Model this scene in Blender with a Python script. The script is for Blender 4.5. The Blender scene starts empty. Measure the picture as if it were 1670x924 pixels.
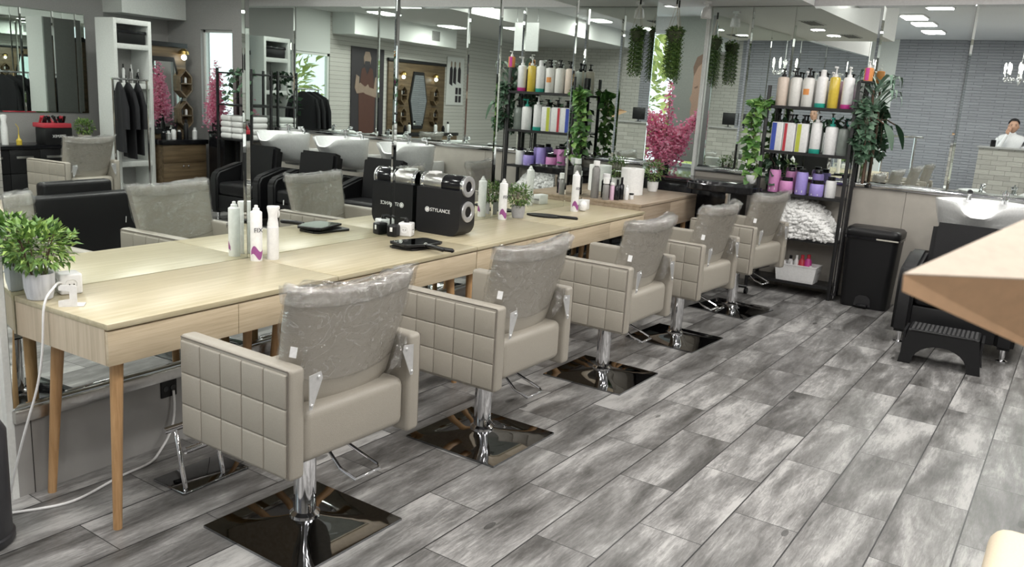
import bpy, bmesh, math, random
from mathutils import Vector, Matrix, noise as mnoise
random.seed(7)
sc = bpy.context.scene
COL = sc.collection
PI = math.pi
R = math.radians

# ------------------------------------------------------------------ camera
CAMZ = 1.6
YAW, PITCH, ROLL = R(33.82), R(12.56), R(3.445)
fwd = Vector((math.cos(PITCH)*math.cos(YAW), math.cos(PITCH)*math.sin(YAW), -math.sin(PITCH)))
rt = fwd.cross(Vector((0, 0, 1))).normalized()
up = rt.cross(fwd)
cr, sr = math.cos(ROLL), math.sin(ROLL)
rt, up = rt*cr + up*sr, up*cr - rt*sr
cd = bpy.data.cameras.new('camera'); cam = bpy.data.objects.new('camera', cd); COL.objects.link(cam)
cam.matrix_world = Matrix(((rt.x, up.x, -fwd.x, 0), (rt.y, up.y, -fwd.y, 0), (rt.z, up.z, -fwd.z, CAMZ), (0, 0, 0, 1)))
cd.sensor_width = 36; cd.lens = 36*1359.9/1670; cd.clip_start = .02; cd.clip_end = 100
cd.dof.use_dof = True; cd.dof.focus_distance = 4.5; cd.dof.aperture_fstop = 8
sc.camera = cam
# ------------------------------------------------------------------ world, exposure
sc.view_settings.view_transform = 'Standard'; sc.view_settings.look = 'None'
sc.view_settings.gamma = 1; sc.view_settings.use_curve_mapping = False
sc.view_settings.exposure = -0.22
w = bpy.data.worlds.new('world'); sc.world = w; w.use_nodes = True
w.node_tree.nodes['Background'].inputs[0].default_value = (.86, .95, 1, 1)
w.node_tree.nodes['Background'].inputs[1].default_value = 2.2

MA = math.atan(.048)          # the mirror wall is turned a little against the floor planks
def W(s, t=0, z=0):           # along the mirror wall, out from it into the room
    return (s*math.cos(MA)+t*math.sin(MA), 3.07+s*math.sin(MA)-t*math.cos(MA), z)

# ceiling lamps, most of them added for light: panels in the raised ceiling, spots in the low one
def area(name, loc, sx, sy, p, col=(1, .97, .93)):
    l = bpy.data.lights.new(name, 'AREA'); l.shape = 'RECTANGLE'; l.size = sx; l.size_y = sy
    l.energy = p; l.color = col
    o = bpy.data.objects.new(name, l); COL.objects.link(o); o.location = loc; return o
PANELS = [(2.5, 2.08), (1.17, 2.61), (.18, 2.62), (-1.15, 2.67), (6.2, .15), (4.6, .15), (3.0, .10), (1.2, .10), (6.2, -1.0), (4.0, -1.0), (2.2, -1.6), (.3, -.8), (-1.3, -.3), (4.6, -2.8), (2.4, -2.9)]  # panels past the far-mirror row are unseen, added to light the room
for i, (x, y) in enumerate(PANELS):
    area('panel_light', (x, y, 2.815 if y < -1.2 else 3.165), .52, .32, 30)
SPOTS = [(6.95, 1.04), (6.97, 1.9), (6.9, -.2), (6.9, -1.5), (6.9, -2.7), (5.2, 2.75), (5.9, 2.75), (8.15, 3.72)]  # spots past the leading pair are added light; the niche one brightens the blossom
for i, (x, y) in enumerate(SPOTS):
    area('spot_light', (x, y, 2.57 if x > 8 else 2.535 if x < 6.5 else (2.83 if y < -1.2 else 3.18)), .13, .13, 8)

# ------------------------------------------------------------------ helpers
def nt(name):
    m = bpy.data.materials.new(name); m.use_nodes = True
    t = m.node_tree; return m, t, t.nodes['Principled BSDF']
def setp(b, **k):
    for kk, v in k.items():
        kk = {'base': 'Base Color', 'rough': 'Roughness', 'metal': 'Metallic', 'coat': 'Coat Weight', 'trans': 'Transmission Weight', 'ior': 'IOR', 'alpha': 'Alpha', 'spec': 'Specular IOR Level', 'sheen': 'Sheen Weight', 'emit': 'Emission Color', 'estr': 'Emission Strength', 'sss': 'Subsurface Weight'}[kk]
        if kk in ('Base Color', 'Emission Color') and len(v) == 3: v = (*v, 1)
        b.inputs[kk].default_value = v
def N(t, ty, **k):
    n = t.nodes.new(ty)
    for a, v in k.items(): setattr(n, a, v)
    return n
def ramp(t, stops, fac=None, interp='LINEAR'):
    r = N(t, 'ShaderNodeValToRGB'); r.color_ramp.interpolation = interp
    e = r.color_ramp.elements
    while len(e) < len(stops): e.new(.5)
    for i, (p, c) in enumerate(stops):
        e[i].position = p; e[i].color = (*c, 1) if len(c) == 3 else c
    if fac: t.links.new(fac, r.inputs[0])
    return r
def mp(t, scale, coord='Object'):
    c = N(t, 'ShaderNodeTexCoord'); m = N(t, 'ShaderNodeMapping'); m.inputs['Scale'].default_value = scale
    t.links.new(c.outputs[coord], m.inputs[0]); return m.outputs[0]
def noise(t, vec, scale, detail=4, rough=.55, dist=0):
    n = N(t, 'ShaderNodeTexNoise'); n.inputs['Scale'].default_value = scale; n.inputs['Detail'].default_value = detail
    n.inputs['Roughness'].default_value = rough; n.inputs['Distortion'].default_value = dist
    t.links.new(vec, n.inputs['Vector']); return n.outputs[0]
def bump(t, b, h, st, dist=.01):
    n = N(t, 'ShaderNodeBump'); n.inputs['Strength'].default_value = st; n.inputs['Distance'].default_value = dist
    t.links.new(h, n.inputs['Height']); t.links.new(n.outputs[0], b.inputs['Normal']); return n
def plain(name, base, rough=.5, metal=0, bmp=0, bs=60, **k):
    m, t, b = nt(name); setp(b, base=base, rough=rough, metal=metal, **k)
    v = mp(t, (1, 1, 1)); n = noise(t, v, bs)
    r = ramp(t, [(.3, tuple(c*.93 for c in base)), (.7, tuple(min(1, c*1.05) for c in base))], n)
    t.links.new(r.outputs[0], b.inputs['Base Color'])
    if bmp: bump(t, b, n, bmp, .003)
    return m
def wood(name, c0, c1, c2, axis='x', sc_=1, rough=.45, bmp=.15):
    m, t, b = nt(name); setp(b, rough=rough)
    s = {'x': (1.2, 26, 26), 'z': (26, 26, 1.2), 'y': (26, 1.2, 26)}[axis]
    v = mp(t, tuple(q*sc_ for q in s)); n = noise(t, v, 1.5, 8, .62, .35)
    v2 = mp(t, tuple(q*sc_*4 for q in s)); n2 = noise(t, v2, 1.5, 4, .6)
    mx = N(t, 'ShaderNodeMath', operation='MULTIPLY_ADD'); mx.inputs[1].default_value = .35
    t.links.new(n2, mx.inputs[0]); t.links.new(n, mx.inputs[2])
    r = ramp(t, [(.45, c0), (.66, c1), (.88, c2)], mx.outputs[0])
    t.links.new(r.outputs[0], b.inputs['Base Color']); bump(t, b, mx.outputs[0], bmp, .002)
    return m

class MB:
    def __init__(s): s.bm = bmesh.new()
    def _x(s, vs, M):
        if M is not None: bmesh.ops.transform(s.bm, matrix=M, verts=vs)
    def box(s, c, d, bev=0, M=None, seg=2):
        r = bmesh.ops.create_cube(s.bm, size=1)['verts']
        bmesh.ops.scale(s.bm, vec=d, verts=r); 
        if bev:
            es = list({e for v in r for e in v.link_edges})
            q = bmesh.ops.bevel(s.bm, geom=es, offset=bev, segments=seg, affect='EDGES', profile=.5)
            r = list({v for f in q['faces'] for v in f.verts} | {v for v in r if v.is_valid})
        bmesh.ops.translate(s.bm, vec=c, verts=r); s._x(r, M); return s
    def bx(s, x0, x1, y0, y1, z0, z1, bev=0, M=None, seg=2):
        return s.box(((x0+x1)/2, (y0+y1)/2, (z0+z1)/2), (abs(x1-x0), abs(y1-y0), abs(z1-z0)), bev, M, seg)
    def rings(s, rings, caps=True, closed=True):
        V = [[s.bm.verts.new(p) for p in r] for r in rings]; n = len(V[0])
        for a, b in zip(V, V[1:]):
            for i in range(n if closed else n-1):
                j = (i+1) % n
                try: s.bm.faces.new((a[i], a[j], b[j], b[i]))
                except ValueError: pass
        if caps and closed:
            s.bm.faces.new(list(reversed(V[0]))); s.bm.faces.new(V[-1])
        return V
    def lathe(s, prof, c=(0, 0, 0), n=24, M=None, caps=True, sx=1, sy=1):
        rr = []
        for r, z in prof:
            rr.append([Vector((c[0]+sx*r*math.cos(2*PI*i/n), c[1]+sy*r*math.sin(2*PI*i/n), c[2]+z)) for i in range(n)])
        if M is not None: rr = [[M @ p for p in r] for r in rr]
        s.rings(rr, caps); return s
    def cyl(s, p0, p1, r0, r1=None, n=16):
        return s.tube([p0, p1], [r0, r0 if r1 is None else r1], n)
    def tube(s, pts, r, n=10, caps=True):
        pts = [Vector(p) for p in pts]; rr = []
        rad = r if isinstance(r, (list, tuple)) else [r]*len(pts)
        prev = None
        for i, p in enumerate(pts):
            a = pts[max(0, i-1)]; b = pts[min(len(pts)-1, i+1)]; d = (b-a).normalized()
            u = prev if prev is not None else (Vector((0, 0, 1)) if abs(d.z) < .9 else Vector((1, 0, 0)))
            u = (u - d*u.dot(d)).normalized(); v = d.cross(u); prev = u
            rr.append([p + (u*math.cos(2*PI*k/n)+v*math.sin(2*PI*k/n))*rad[i] for k in range(n)])
        s.rings(rr, caps); return s
    def sph(s, c, r, sc_=(1, 1, 1), u=16, v=10, M=None):
        q = bmesh.ops.create_uvsphere(s.bm, u_segments=u, v_segments=v, radius=r)['verts']
        bmesh.ops.scale(s.bm, vec=sc_, verts=q); s._x(q, M); bmesh.ops.translate(s.bm, vec=c, verts=q); return s
    def poly(s, pts, th, axis='y', M=None):       # prism: 2D outline extruded along axis from 0 to th
        def q(a, b, h): return {'y': (a, h, b), 'x': (h, a, b), 'z': (a, b, h)}[axis]
        r0 = [Vector(q(a, b, 0)) for a, b in pts]; r1 = [Vector(q(a, b, th)) for a, b in pts]
        if M is not None: r0 = [M @ p for p in r0]; r1 = [M @ p for p in r1]
        s.rings([r0, r1]); return s
    def leaf(s, p, d, nrm, L, Wd, fold=.25):
        d = Vector(d).normalized(); nrm = Vector(nrm); side = d.cross(nrm)
        if side.length < 1e-4: side = Vector((1, 0, 0))
        side.normalize(); nn = side.cross(d); p = Vector(p)
        v = [s.bm.verts.new(q) for q in (p, p+d*L*.35+side*Wd*.5+nn*Wd*fold, p+d*L-nn*L*.12, p+d*L*.35-side*Wd*.5+nn*Wd*fold, p+d*L*.45)]
        s.bm.faces.new((v[0], v[4], v[1])); s.bm.faces.new((v[1], v[4], v[2])); s.bm.faces.new((v[2], v[4], v[3])); s.bm.faces.new((v[3], v[4], v[0]))
    def build(s, name, mat, parent=None, smooth=True, loc=None, rz=0, sub=0, ang=35):
        bmesh.ops.recalc_face_normals(s.bm, faces=s.bm.faces)
        me = bpy.data.meshes.new(name); s.bm.to_mesh(me); s.bm.free()
        if isinstance(mat, (list, tuple)):
            for q in mat: me.materials.append(q)
        else: me.materials.append(mat)
        if smooth:
            me.polygons.foreach_set('use_smooth', [True]*len(me.polygons))
            try: me.set_sharp_from_angle(angle=R(ang))
            except Exception: pass
        o = bpy.data.objects.new(name, me); COL.objects.link(o)
        if parent: o.parent = parent
        if loc: o.location = loc
        o.rotation_euler.z = rz
        if sub:
            md = o.modifiers.new('sub', 'SUBSURF'); md.levels = sub; md.render_levels = sub
        return o
def tag(o, label, cat, group=None, kind=None):
    if label: o['label'] = label
    if cat: o['category'] = cat
    if group: o['group'] = group
    if kind: o['kind'] = kind
    return o
def thing(name, label, cat, loc=(0, 0, 0), rz=0, group=None):
    o = bpy.data.objects.new(name, None); COL.objects.link(o); o.location = loc; o.rotation_euler.z = rz
    o.empty_display_size = .1
    return tag(o, label, cat, group)
def struct(o): o['kind'] = 'structure'; return o
def kids(o): return [c for c in COL.objects if c.parent == o]
def dup(root, loc, rz, label, group=None):
    r = root.copy(); COL.objects.link(r); r.location = loc; r.rotation_euler.z = rz; r['label'] = label
    if group: r['group'] = group
    for ch in kids(root):
        c = ch.copy(); COL.objects.link(c); c.parent = r
        for g in kids(ch):
            d = g.copy(); COL.objects.link(d); d.parent = c
    return r
def to_mesh(o):          # turn a text or cable curve into an ordinary mesh object
    dg = bpy.context.evaluated_depsgraph_get(); me = bpy.data.meshes.new_from_object(o.evaluated_get(dg))
    n = bpy.data.objects.new(o.name, me); COL.objects.link(n); n.parent = o.parent; n.matrix_local = o.matrix_local.copy()
    nm = o.name; bpy.data.objects.remove(o); n.name = nm; return n
def text(name, body, size, mat, parent, M, ext=.0006, align='CENTER', cat=None):
    c = bpy.data.curves.new(name, 'FONT'); c.body = body; c.size = size; c.extrude = ext; c.align_x = align; c.align_y = 'CENTER'
    o = bpy.data.objects.new(name, c); COL.objects.link(o); c.materials.append(mat)
    o.parent = parent; o.matrix_local = M; return to_mesh(o)
def face(loc, nx, ny, tilt=0):    # text matrix: facing direction (nx,ny), upright
    n = Vector((nx, ny, 0)).normalized(); z = Vector((0, 0, 1)); x = z.cross(n)
    Mt = Matrix(((x.x, z.x, n.x, loc[0]), (x.y, z.y, n.y, loc[1]), (x.z, z.z, n.z, loc[2]), (0, 0, 0, 1)))
    return Mt

# ------------------------------------------------------------------ materials
def m_floor():
    m, t, b = nt('plank_tile'); L = t.links.new
    tc = N(t, 'ShaderNodeTexCoord'); sx = N(t, 'ShaderNodeSeparateXYZ'); L(tc.outputs['Object'], sx.inputs[0])
    def M(op, a, c=None, d=None):
        n = N(t, 'ShaderNodeMath', operation=op)
        for i, q in enumerate((a, c, d)):
            if q is None: continue
            if isinstance(q, (int, float)): n.inputs[i].default_value = q
            else: L(q, n.inputs[i])
        return n.outputs[0]
    v = M('DIVIDE', M('SUBTRACT', sx.outputs[1], 1.472), .2613); row = M('FLOOR', v)
    off = M('MULTIPLY', M('FLOORED_MODULO', M('ADD', row, 1), 2), .5)
    u = M('ADD', M('DIVIDE', M('SUBTRACT', sx.outputs[0], 2.462), .686), off); colm = M('FLOOR', u)
    fu = M('FRACT', u); fv = M('FRACT', v)
    du = M('MULTIPLY', M('MINIMUM', fu, M('SUBTRACT', 1, fu)), .686); dv = M('MULTIPLY', M('MINIMUM', fv, M('SUBTRACT', 1, fv)), .2613)
    dm = M('MINIMUM', M('MULTIPLY', du, 1.7), dv)
    grout = M('LESS_THAN', dm, .0029)
    idv = N(t, 'ShaderNodeCombineXYZ'); L(colm, idv.inputs[0]); L(row, idv.inputs[1])
    wn = N(t, 'ShaderNodeTexWhiteNoise', noise_dimensions='3D'); L(idv.outputs[0], wn.inputs['Vector'])
    jit = N(t, 'ShaderNodeVectorMath', operation='SCALE'); L(wn.outputs['Color'], jit.inputs[0]); jit.inputs['Scale'].default_value = 40
    def sv(k):
        s1 = N(t, 'ShaderNodeVectorMath', operation='MULTIPLY'); L(tc.outputs['Object'], s1.inputs[0]); s1.inputs[1].default_value = k
        a = N(t, 'ShaderNodeVectorMath', operation='ADD'); L(s1.outputs[0], a.inputs[0]); L(jit.outputs[0], a.inputs[1]); return a.outputs[0]
    cloud = noise(t, sv((1.5, 6.5, 1)), 1, 4, .55, .6)
    grain = noise(t, sv((7, 60, 1)), 1, 6, .7, 1.2)
    patch = noise(t, sv((6, 9, 1)), 1, 5, .7, .3)
    fine = noise(t, sv((26, 210, 1)), 1, 4, .75, .8); vein = noise(t, sv((4, 16, 1)), 1, 6, .75, 2.2)
    g = M('ADD', M('MULTIPLY', cloud, 1.25), M('MULTIPLY', grain, .55)); g = M('ADD', g, M('MULTIPLY', patch, .25)); g = M('ADD', g, M('MULTIPLY', fine, .30)); g = M('ADD', g, M('MULTIPLY', vein, .30))
    g = M('ADD', g, M('MULTIPLY', wn.outputs['Value'], .16)); g = M('MULTIPLY', g, .5)
    r = ramp(t, [(.54, (.050, .048, .045)), (.645, (.125, .122, .118)), (.72, (.205, .202, .197)), (.82, (.40, .395, .385))], g)
    # knots
    vo = N(t, 'ShaderNodeTexVoronoi'); vo.inputs['Scale'].default_value = 1; L(sv((2.1, 5.5, 1)), vo.inputs['Vector'])
    kn = M('MULTIPLY', M('LESS_THAN', vo.outputs['Distance'], .085), .55)
    kv = M('SUBTRACT', 1, kn)
    mk = N(t, 'ShaderNodeMix', data_type='RGBA', blend_type='MULTIPLY'); mk.inputs[0].default_value = 1; L(r.outputs[0], mk.inputs[6]); L(kv, mk.inputs[7])
    mg = N(t, 'ShaderNodeMix', data_type='RGBA'); L(grout, mg.inputs[0]); L(mk.outputs[2], mg.inputs[6]); mg.inputs[7].default_value = (.022, .022, .023, 1)
    L(mg.outputs[2], b.inputs['Base Color'])
    ro = ramp(t, [(.3, (.30,)*3), (.8, (.46,)*3)], grain); L(ro.outputs[0], b.inputs['Roughness'])
    h = M('SUBTRACT', M('MULTIPLY', grain, .3), grout); bump(t, b, h, .25, .0015)
    return m
M_floor = m_floor()
def m_mirror():
    m, t, b = nt('mirror_glass'); setp(b, base=(.83, .88, .85), metal=1, rough=0); return m
M_mirror = m_mirror()
M_chrome = plain('chrome', (.82, .82, .84), .07, 1)
M_darkchrome = plain('polished_dark_steel', (.26, .265, .275), .04, 1)
M_brushed = plain('brushed_rail', (.55, .54, .52), .28, 1)
M_leather = plain('taupe_leather', (.318, .293, .250), .42, 0, .25, 350)
M_leather_in = M_leather
M_stitch = plain('seam_thread', (.16, .14, .12), .7)
M_black = plain('black_leather', (.008, .008, .009), .38, 0, .3, 200, spec=.32)
M_blackp = plain('black_plastic', (.009, .009, .010), .38, spec=.35)
M_blackm = plain('black_metal', (.012, .012, .013), .42, 0)
M_blackg = plain('black_gloss', (.008, .008, .01), .12)
M_white = plain('white_plastic', (.78, .78, .78), .32)
M_ceramic = plain('white_ceramic', (.80, .81, .81), .06, coat=.5)
M_paint = plain('white_paint', (.74, .76, .74), .6)
M_ceil = plain('ceiling_paint', (.62, .62, .61), .7)
M_ceil_hi = plain('raised_ceiling_paint', (.76, .76, .80), .7)
M_greypaint = plain('grey_paint', (.33, .325, .32), .6)
M_oak = wood('pale_oak_top', (.36, .315, .205), (.43, .375, .25), (.50, .445, .32), 'x', 1, .32)
M_oakf = wood('pale_oak_front', (.40, .32, .215), (.50, .41, .285), (.58, .49, .36), 'x', 1, .45)
M_oake = wood('pale_oak_end', (.39, .32, .23), (.49, .405, .30), (.57, .48, .37), 'z', 1, .45)
M_leg = wood('honey_leg', (.36, .20, .085), (.46, .27, .125), (.55, .34, .17), 'z', 1.5, .4)
M_wal = wood('greyed_oak', (.22, .165, .115), (.30, .235, .17), (.38, .305, .23), 'x', .8, .42)
M_wal2 = wood('brown_barber_oak', (.07, .045, .025), (.13, .09, .05), (.20, .14, .08), 'x', .6, .45)
M_tile = plain('beige_wall_tile', (.40, .375, .335), .28, 0, 0, 8)
M_tilel = plain('grey_dado', (.33, .325, .315), .38, 0, 0, 6)
M_green = plain('towel_white', (.80, .80, .79), .9, 0, .6, 120)
M_silver = plain('silver_print', (.7, .7, .7), .3, .6)
def m_leaf(name, a, b_, c):
    m, t, b = nt(name); setp(b, rough=.45)
    g = N(t, 'ShaderNodeNewGeometry'); r = ramp(t, [(0, a), (.55, b_), (1, c)], g.outputs['Random Per Island'])
    t.links.new(r.outputs[0], b.inputs['Base Color']); return m
M_leafA = m_leaf('bright_leaf', (.05, .12, .03), (.15, .28, .06), (.36, .50, .13))
M_leafB = m_leaf('boxwood_leaf', (.04, .09, .02), (.10, .19, .05), (.24, .33, .10))
M_leafP = m_leaf('pothos_leaf', (.03, .09, .02), (.10, .24, .05), (.30, .48, .14))
M_leafD = m_leaf('dark_leaf', (.015, .04, .02), (.04, .09, .05), (.10, .18, .11))
M_string = m_leaf('string_leaf', (.03, .07, .015), (.08, .16, .035), (.20, .30, .09))
M_petal = m_leaf('pink_petal', (.85, .24, .45), (.95, .48, .64), (.97, .75, .83))
_t = M_petal.node_tree; _b = _t.nodes['Principled BSDF']; _c = _b.inputs['Base Color'].links[0].from_socket
_tl = N(_t, 'ShaderNodeBsdfTranslucent'); _mx = N(_t, 'ShaderNodeMixShader'); _mx.inputs[0].default_value = .5
_t.links.new(_c, _tl.inputs[0]); _t.links.new(_b.outputs[0], _mx.inputs[1]); _t.links.new(_tl.outputs[0], _mx.inputs[2]); _t.links.new(_mx.outputs[0], _t.nodes['Material Output'].inputs[0])
M_branch = plain('branch_bark', (.10, .06, .04), .8)
M_tree = m_leaf('street_tree_leaf', (.18, .26, .04), (.42, .50, .10), (.70, .74, .28))
def m_wrap():
    m, t, b = nt('clear_plastic_wrap'); L = t.links.new
    out = t.nodes['Material Output']
    v = mp(t, (1, 1, 1.3)); n1 = noise(t, v, 5, 3, .55, 1.8); n2 = noise(t, v, 22, 3, .6, 1.0)
    a = N(t, 'ShaderNodeMath', operation='ADD'); L(n1, a.inputs[0]); L(n2, a.inputs[1])
    bp = N(t, 'ShaderNodeBump'); bp.inputs['Strength'].default_value = .8; bp.inputs['Distance'].default_value = .014; L(a.outputs[0], bp.inputs['Height'])
    gl = N(t, 'ShaderNodeBsdfGlossy'); gl.inputs['Roughness'].default_value = .16; gl.inputs[0].default_value = (1, 1, 1, 1); L(bp.outputs[0], gl.inputs['Normal'])
    tr = N(t, 'ShaderNodeBsdfTransparent'); tr.inputs[0].default_value = (.93, .93, .93, 1)
    # thin creases catch more light
    rid = N(t, 'ShaderNodeMath', operation='ABSOLUTE'); sb = N(t, 'ShaderNodeMath', operation='SUBTRACT'); sb.inputs[1].default_value = .5
    L(n1, sb.inputs[0]); L(sb.outputs[0], rid.inputs[0])
    rr = ramp(t, [(0, (.5,)*3), (.006, (.24,)*3), (.02, (.13,)*3)], rid.outputs[0])
    mx = N(t, 'ShaderNodeMixShader'); L(rr.outputs[0], mx.inputs[0]); L(tr.outputs[0], mx.inputs[1]); L(gl.outputs[0], mx.inputs[2])
    L(mx.outputs[0], out.inputs[0]); return m
M_wrap = m_wrap()
def m_foil():
    m, t, b = nt('crumpled_plastic_corner'); L = t.links.new; out = t.nodes['Material Output']
    v = mp(t, (1, 1, 1)); n1 = noise(t, v, 28, 4, .7, 1.5)
    bp = N(t, 'ShaderNodeBump'); bp.inputs['Strength'].default_value = 1; bp.inputs['Distance'].default_value = .03; L(n1, bp.inputs['Height'])
    gl = N(t, 'ShaderNodeBsdfGlossy'); gl.inputs['Roughness'].default_value = .14; L(bp.outputs[0], gl.inputs['Normal'])
    tr = N(t, 'ShaderNodeBsdfTransparent')
    mx = N(t, 'ShaderNodeMixShader'); mx.inputs[0].default_value = .26; L(tr.outputs[0], mx.inputs[1]); L(gl.outputs[0], mx.inputs[2]); L(mx.outputs[0], out.inputs[0]); return m
M_foil = m_foil()
def m_glass(name, tint=(1, 1, 1), fac=.12):
    m, t, b = nt(name); L = t.links.new; out = t.nodes['Material Output']
    gl = N(t, 'ShaderNodeBsdfGlossy'); gl.inputs['Roughness'].default_value = .01
    tr = N(t, 'ShaderNodeBsdfTransparent'); tr.inputs[0].default_value = (*tint, 1)
    mx = N(t, 'ShaderNodeMixShader'); mx.inputs[0].default_value = fac; L(tr.outputs[0], mx.inputs[1]); L(gl.outputs[0], mx.inputs[2]); L(mx.outputs[0], out.inputs[0]); return m
M_glass = m_glass('window_pane', (.97, 1, .98), .08)
M_crystal = m_glass('crystal', (.97, .98, 1), .5)
def m_emit(name, c, s):
    m, t, b = nt(name); setp(b, base=c, emit=c, estr=s); return m
M_lamp = m_emit('lit_lamp', (1, .98, .95), 6)
M_bulb = m_emit('lit_bulb', (1, .93, .85), 12)
def m_stone(name, base, sx, sz, var=.25, bs=.8):
    m, t, b = nt(name); L = t.links.new; setp(b, rough=.75)
    c = N(t, 'ShaderNodeTexCoord'); s = N(t, 'ShaderNodeSeparateXYZ'); L(c.outputs['Object'], s.inputs[0])
    cb = N(t, 'ShaderNodeCombineXYZ'); L(s.outputs[1], cb.inputs[0]); L(s.outputs[2], cb.inputs[1])
    br = N(t, 'ShaderNodeTexBrick'); br.inputs['Scale'].default_value = 1; br.inputs['Brick Width'].default_value = sx; br.inputs['Row Height'].default_value = sz
    br.inputs['Mortar Size'].default_value = .003; br.offset = .37
    br.inputs['Color1'].default_value = (*[q*(1-var) for q in base], 1); br.inputs['Color2'].default_value = (*[min(1, q*(1+var)) for q in base], 1)
    br.inputs['Mortar'].default_value = (*[q*.45 for q in base], 1); L(cb.outputs[0], br.inputs['Vector']); L(br.outputs['Color'], b.inputs['Base Color'])
    n = noise(t, mp(t, (1, 1, 5)), 9, 6, .7); a = N(t, 'ShaderNodeMath', operation='SUBTRACT'); L(n, a.inputs[0]); L(br.outputs['Fac'], a.inputs[1])
    bump(t, b, a.outputs[0], bs, .03); return m
M_slate = m_stone('split_face_slate', (.41, .415, .455), .42, .055, .07, 1)
M_block = m_stone('reception_stone', (.40, .385, .355), .24, .085, .12, .4)
M_cream = m_stone('cream_brick', (.56, .545, .51), .24, .075, .05, .4)
# ================================================================== setting
def slab(name, x0, x1, y0, y1, z0, z1, mat): return struct(MB().bx(x0, x1, y0, y1, z0, z1).build(name, mat, smooth=False))
slab('floor', -3.1, 9.4, -4.1, 4.6, -.1, 0, M_floor)
slab('ceiling', -3.1, 7.99, -1.2, 4.4, 3.2, 3.3, M_ceil_hi)
slab('ceiling_rear', -3.1, 8.1, -4.1, -1.2, 2.85, 3.3, M_ceil)
struct(MB().poly([(4.25, 2.25), (7.93, 2.25), (7.93, 3.60), (4.25, 3.42)], .65, 'z').build('ceiling_low', M_ceil, smooth=False, loc=(0, 0, 2.555)))
slab('trim_soffit', 1.3, 4.5, -4.0, -3.5, 2.5, 2.85, M_paint)
slab('wall_back', -3.1, -3.0, -1.1, 3.55, 0, 3.2, M_slate)
slab('wall_back_rear', -3.1, -3.0, -4.1, -1.1, 0, 3.2, M_cream)
slab('wall_entry', -3.1, -3.0, 3.55, 4.4, 0, 3.2, M_paint)
slab('wall_right', -3.1, 4.55, -4.1, -4.0, 0, 2.85, M_cream)
slab('wall_right_end', 5.45, 8.0, -4.1, -4.0, 0, 2.85, M_greypaint)
slab('wall_right_sill', 4.55, 5.45, -4.1, -4.0, 0, .9, M_paint)
slab('wall_right_head', 4.55, 5.45, -4.1, -4.0, 2.15, 2.85, M_paint)
# mirror wall with the street window at its far end
def wl(name, s0, s1, t0, t1, z0, z1, mat, kind=True):
    o = MB().bx(s0, s1, -t1, -t0, z0, z1).build(name, mat, smooth=False, loc=(0, 3.07, 0), rz=MA)
    if kind: struct(o)
    return o
wl('wall_left', 1.40, 7.20, -.15, -.012, .35, 3.2, M_greypaint)
wl('wall_left_dado', 1.40, 7.20, -.15, .0, 0, .305, M_tilel)
# shop-window niche beyond the end of the mirror wall
slab('ceiling_niche', 7.21, 9.4, 3.24, 4.6, 2.60, 2.7, M_paint)
struct(MB().bx(7.0, 7.205, 3.60, 4.6, 0, 2.7).build('wall_niche_left', M_paint, smooth=False))
slab('wall_niche_side', 7.21, 9.4, 4.5, 4.6, 0, 2.6, M_paint)
slab('wall_niche_right', 8.11, 9.4, 3.12, 3.22, 0, 2.7, M_greypaint)
slab('wall_niche_sill', 9.2, 9.3, 3.22, 4.5, 0, .93, M_paint)
slab('wall_niche_head', 9.2, 9.3, 3.22, 4.5, 2.45, 2.6, M_paint)
slab('trim_window_ledge', 7.95, 9.19, 3.24, 4.49, .86, .92, M_blackg)
struct(MB().bx(1.375, 1.40, -.0, .15, 0, 3.2).build('trim_1', M_paint, smooth=False, loc=(0, 3.07, 0), rz=MA))
dl = MB()
for s in (1.46, 2.27, 3.2, 4.13, 5.06): dl.bx(s-.0015, s+.0015, -.0012, 0, 0, .305)
struct(dl.build('trim_2', M_blackm, smooth=False, loc=(0, 3.07, 0), rz=MA))
slab('wall_return', 1.28, 1.372, 3.16, 4.4, 0, 3.2, M_paint)
slab('wall_entry_side', -3.1, -2.2, 4.2, 4.3, 0, 3.2, M_paint)
slab('wall_entry_side_head', -2.2, 1.3, 4.2, 4.3, 2.6, 3.2, M_paint)
slab('wall_entry_side_sill', -2.2, 1.3, 4.2, 4.3, 0, .5, M_paint)
# far wall
slab('wall_far', 7.945, 8.1, -2.75, 3.22, 0, 3.2, M_greypaint)
slab('wall_far_end', 7.945, 8.1, -4.1, -3.35, 0, 3.2, M_greypaint)
slab('wall_far_sill', 7.945, 8.1, -3.35, -2.75, 0, .98, M_greypaint)
slab('wall_far_head', 7.945, 8.1, -3.35, -2.75, 2.25, 3.2, M_greypaint)
slab('trim_4', 7.90, 8.11, 3.205, 3.235, 0, 2.6, M_paint)
slab('trim_soffit_corner', 6.95, 7.94, -4.0, -3.62, 2.36, 2.85, M_paint)
fd = MB()
for i, (y0, y1) in enumerate([(2.20, 3.2), (1.253, 2.197), (.303, 1.25), (-.65, .30), (-1.6, -.653), (-2.55, -1.603)]): fd.bx(7.925, 7.946, y0, y1, 0, 1.0)
struct(fd.build('wall_far_dado', M_tile, smooth=False))
# chrome rails under the mirrors
r = MB().bx(1.395, 7.20, -.022, .005, .303, .352, .004); tag(r.build('mirror_rail', M_brushed, loc=(0, 3.07, 0), rz=MA), 'long brushed metal rail under the main mirror wall behind the desks', 'rail')
r = MB().bx(7.905, 7.944, -2.55, 3.2, 1.0, 1.038, .004); tag(r.build('mirror_rail', M_chrome), 'chrome rail on the beige tiled wall behind the wash basin', 'rail')

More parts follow.
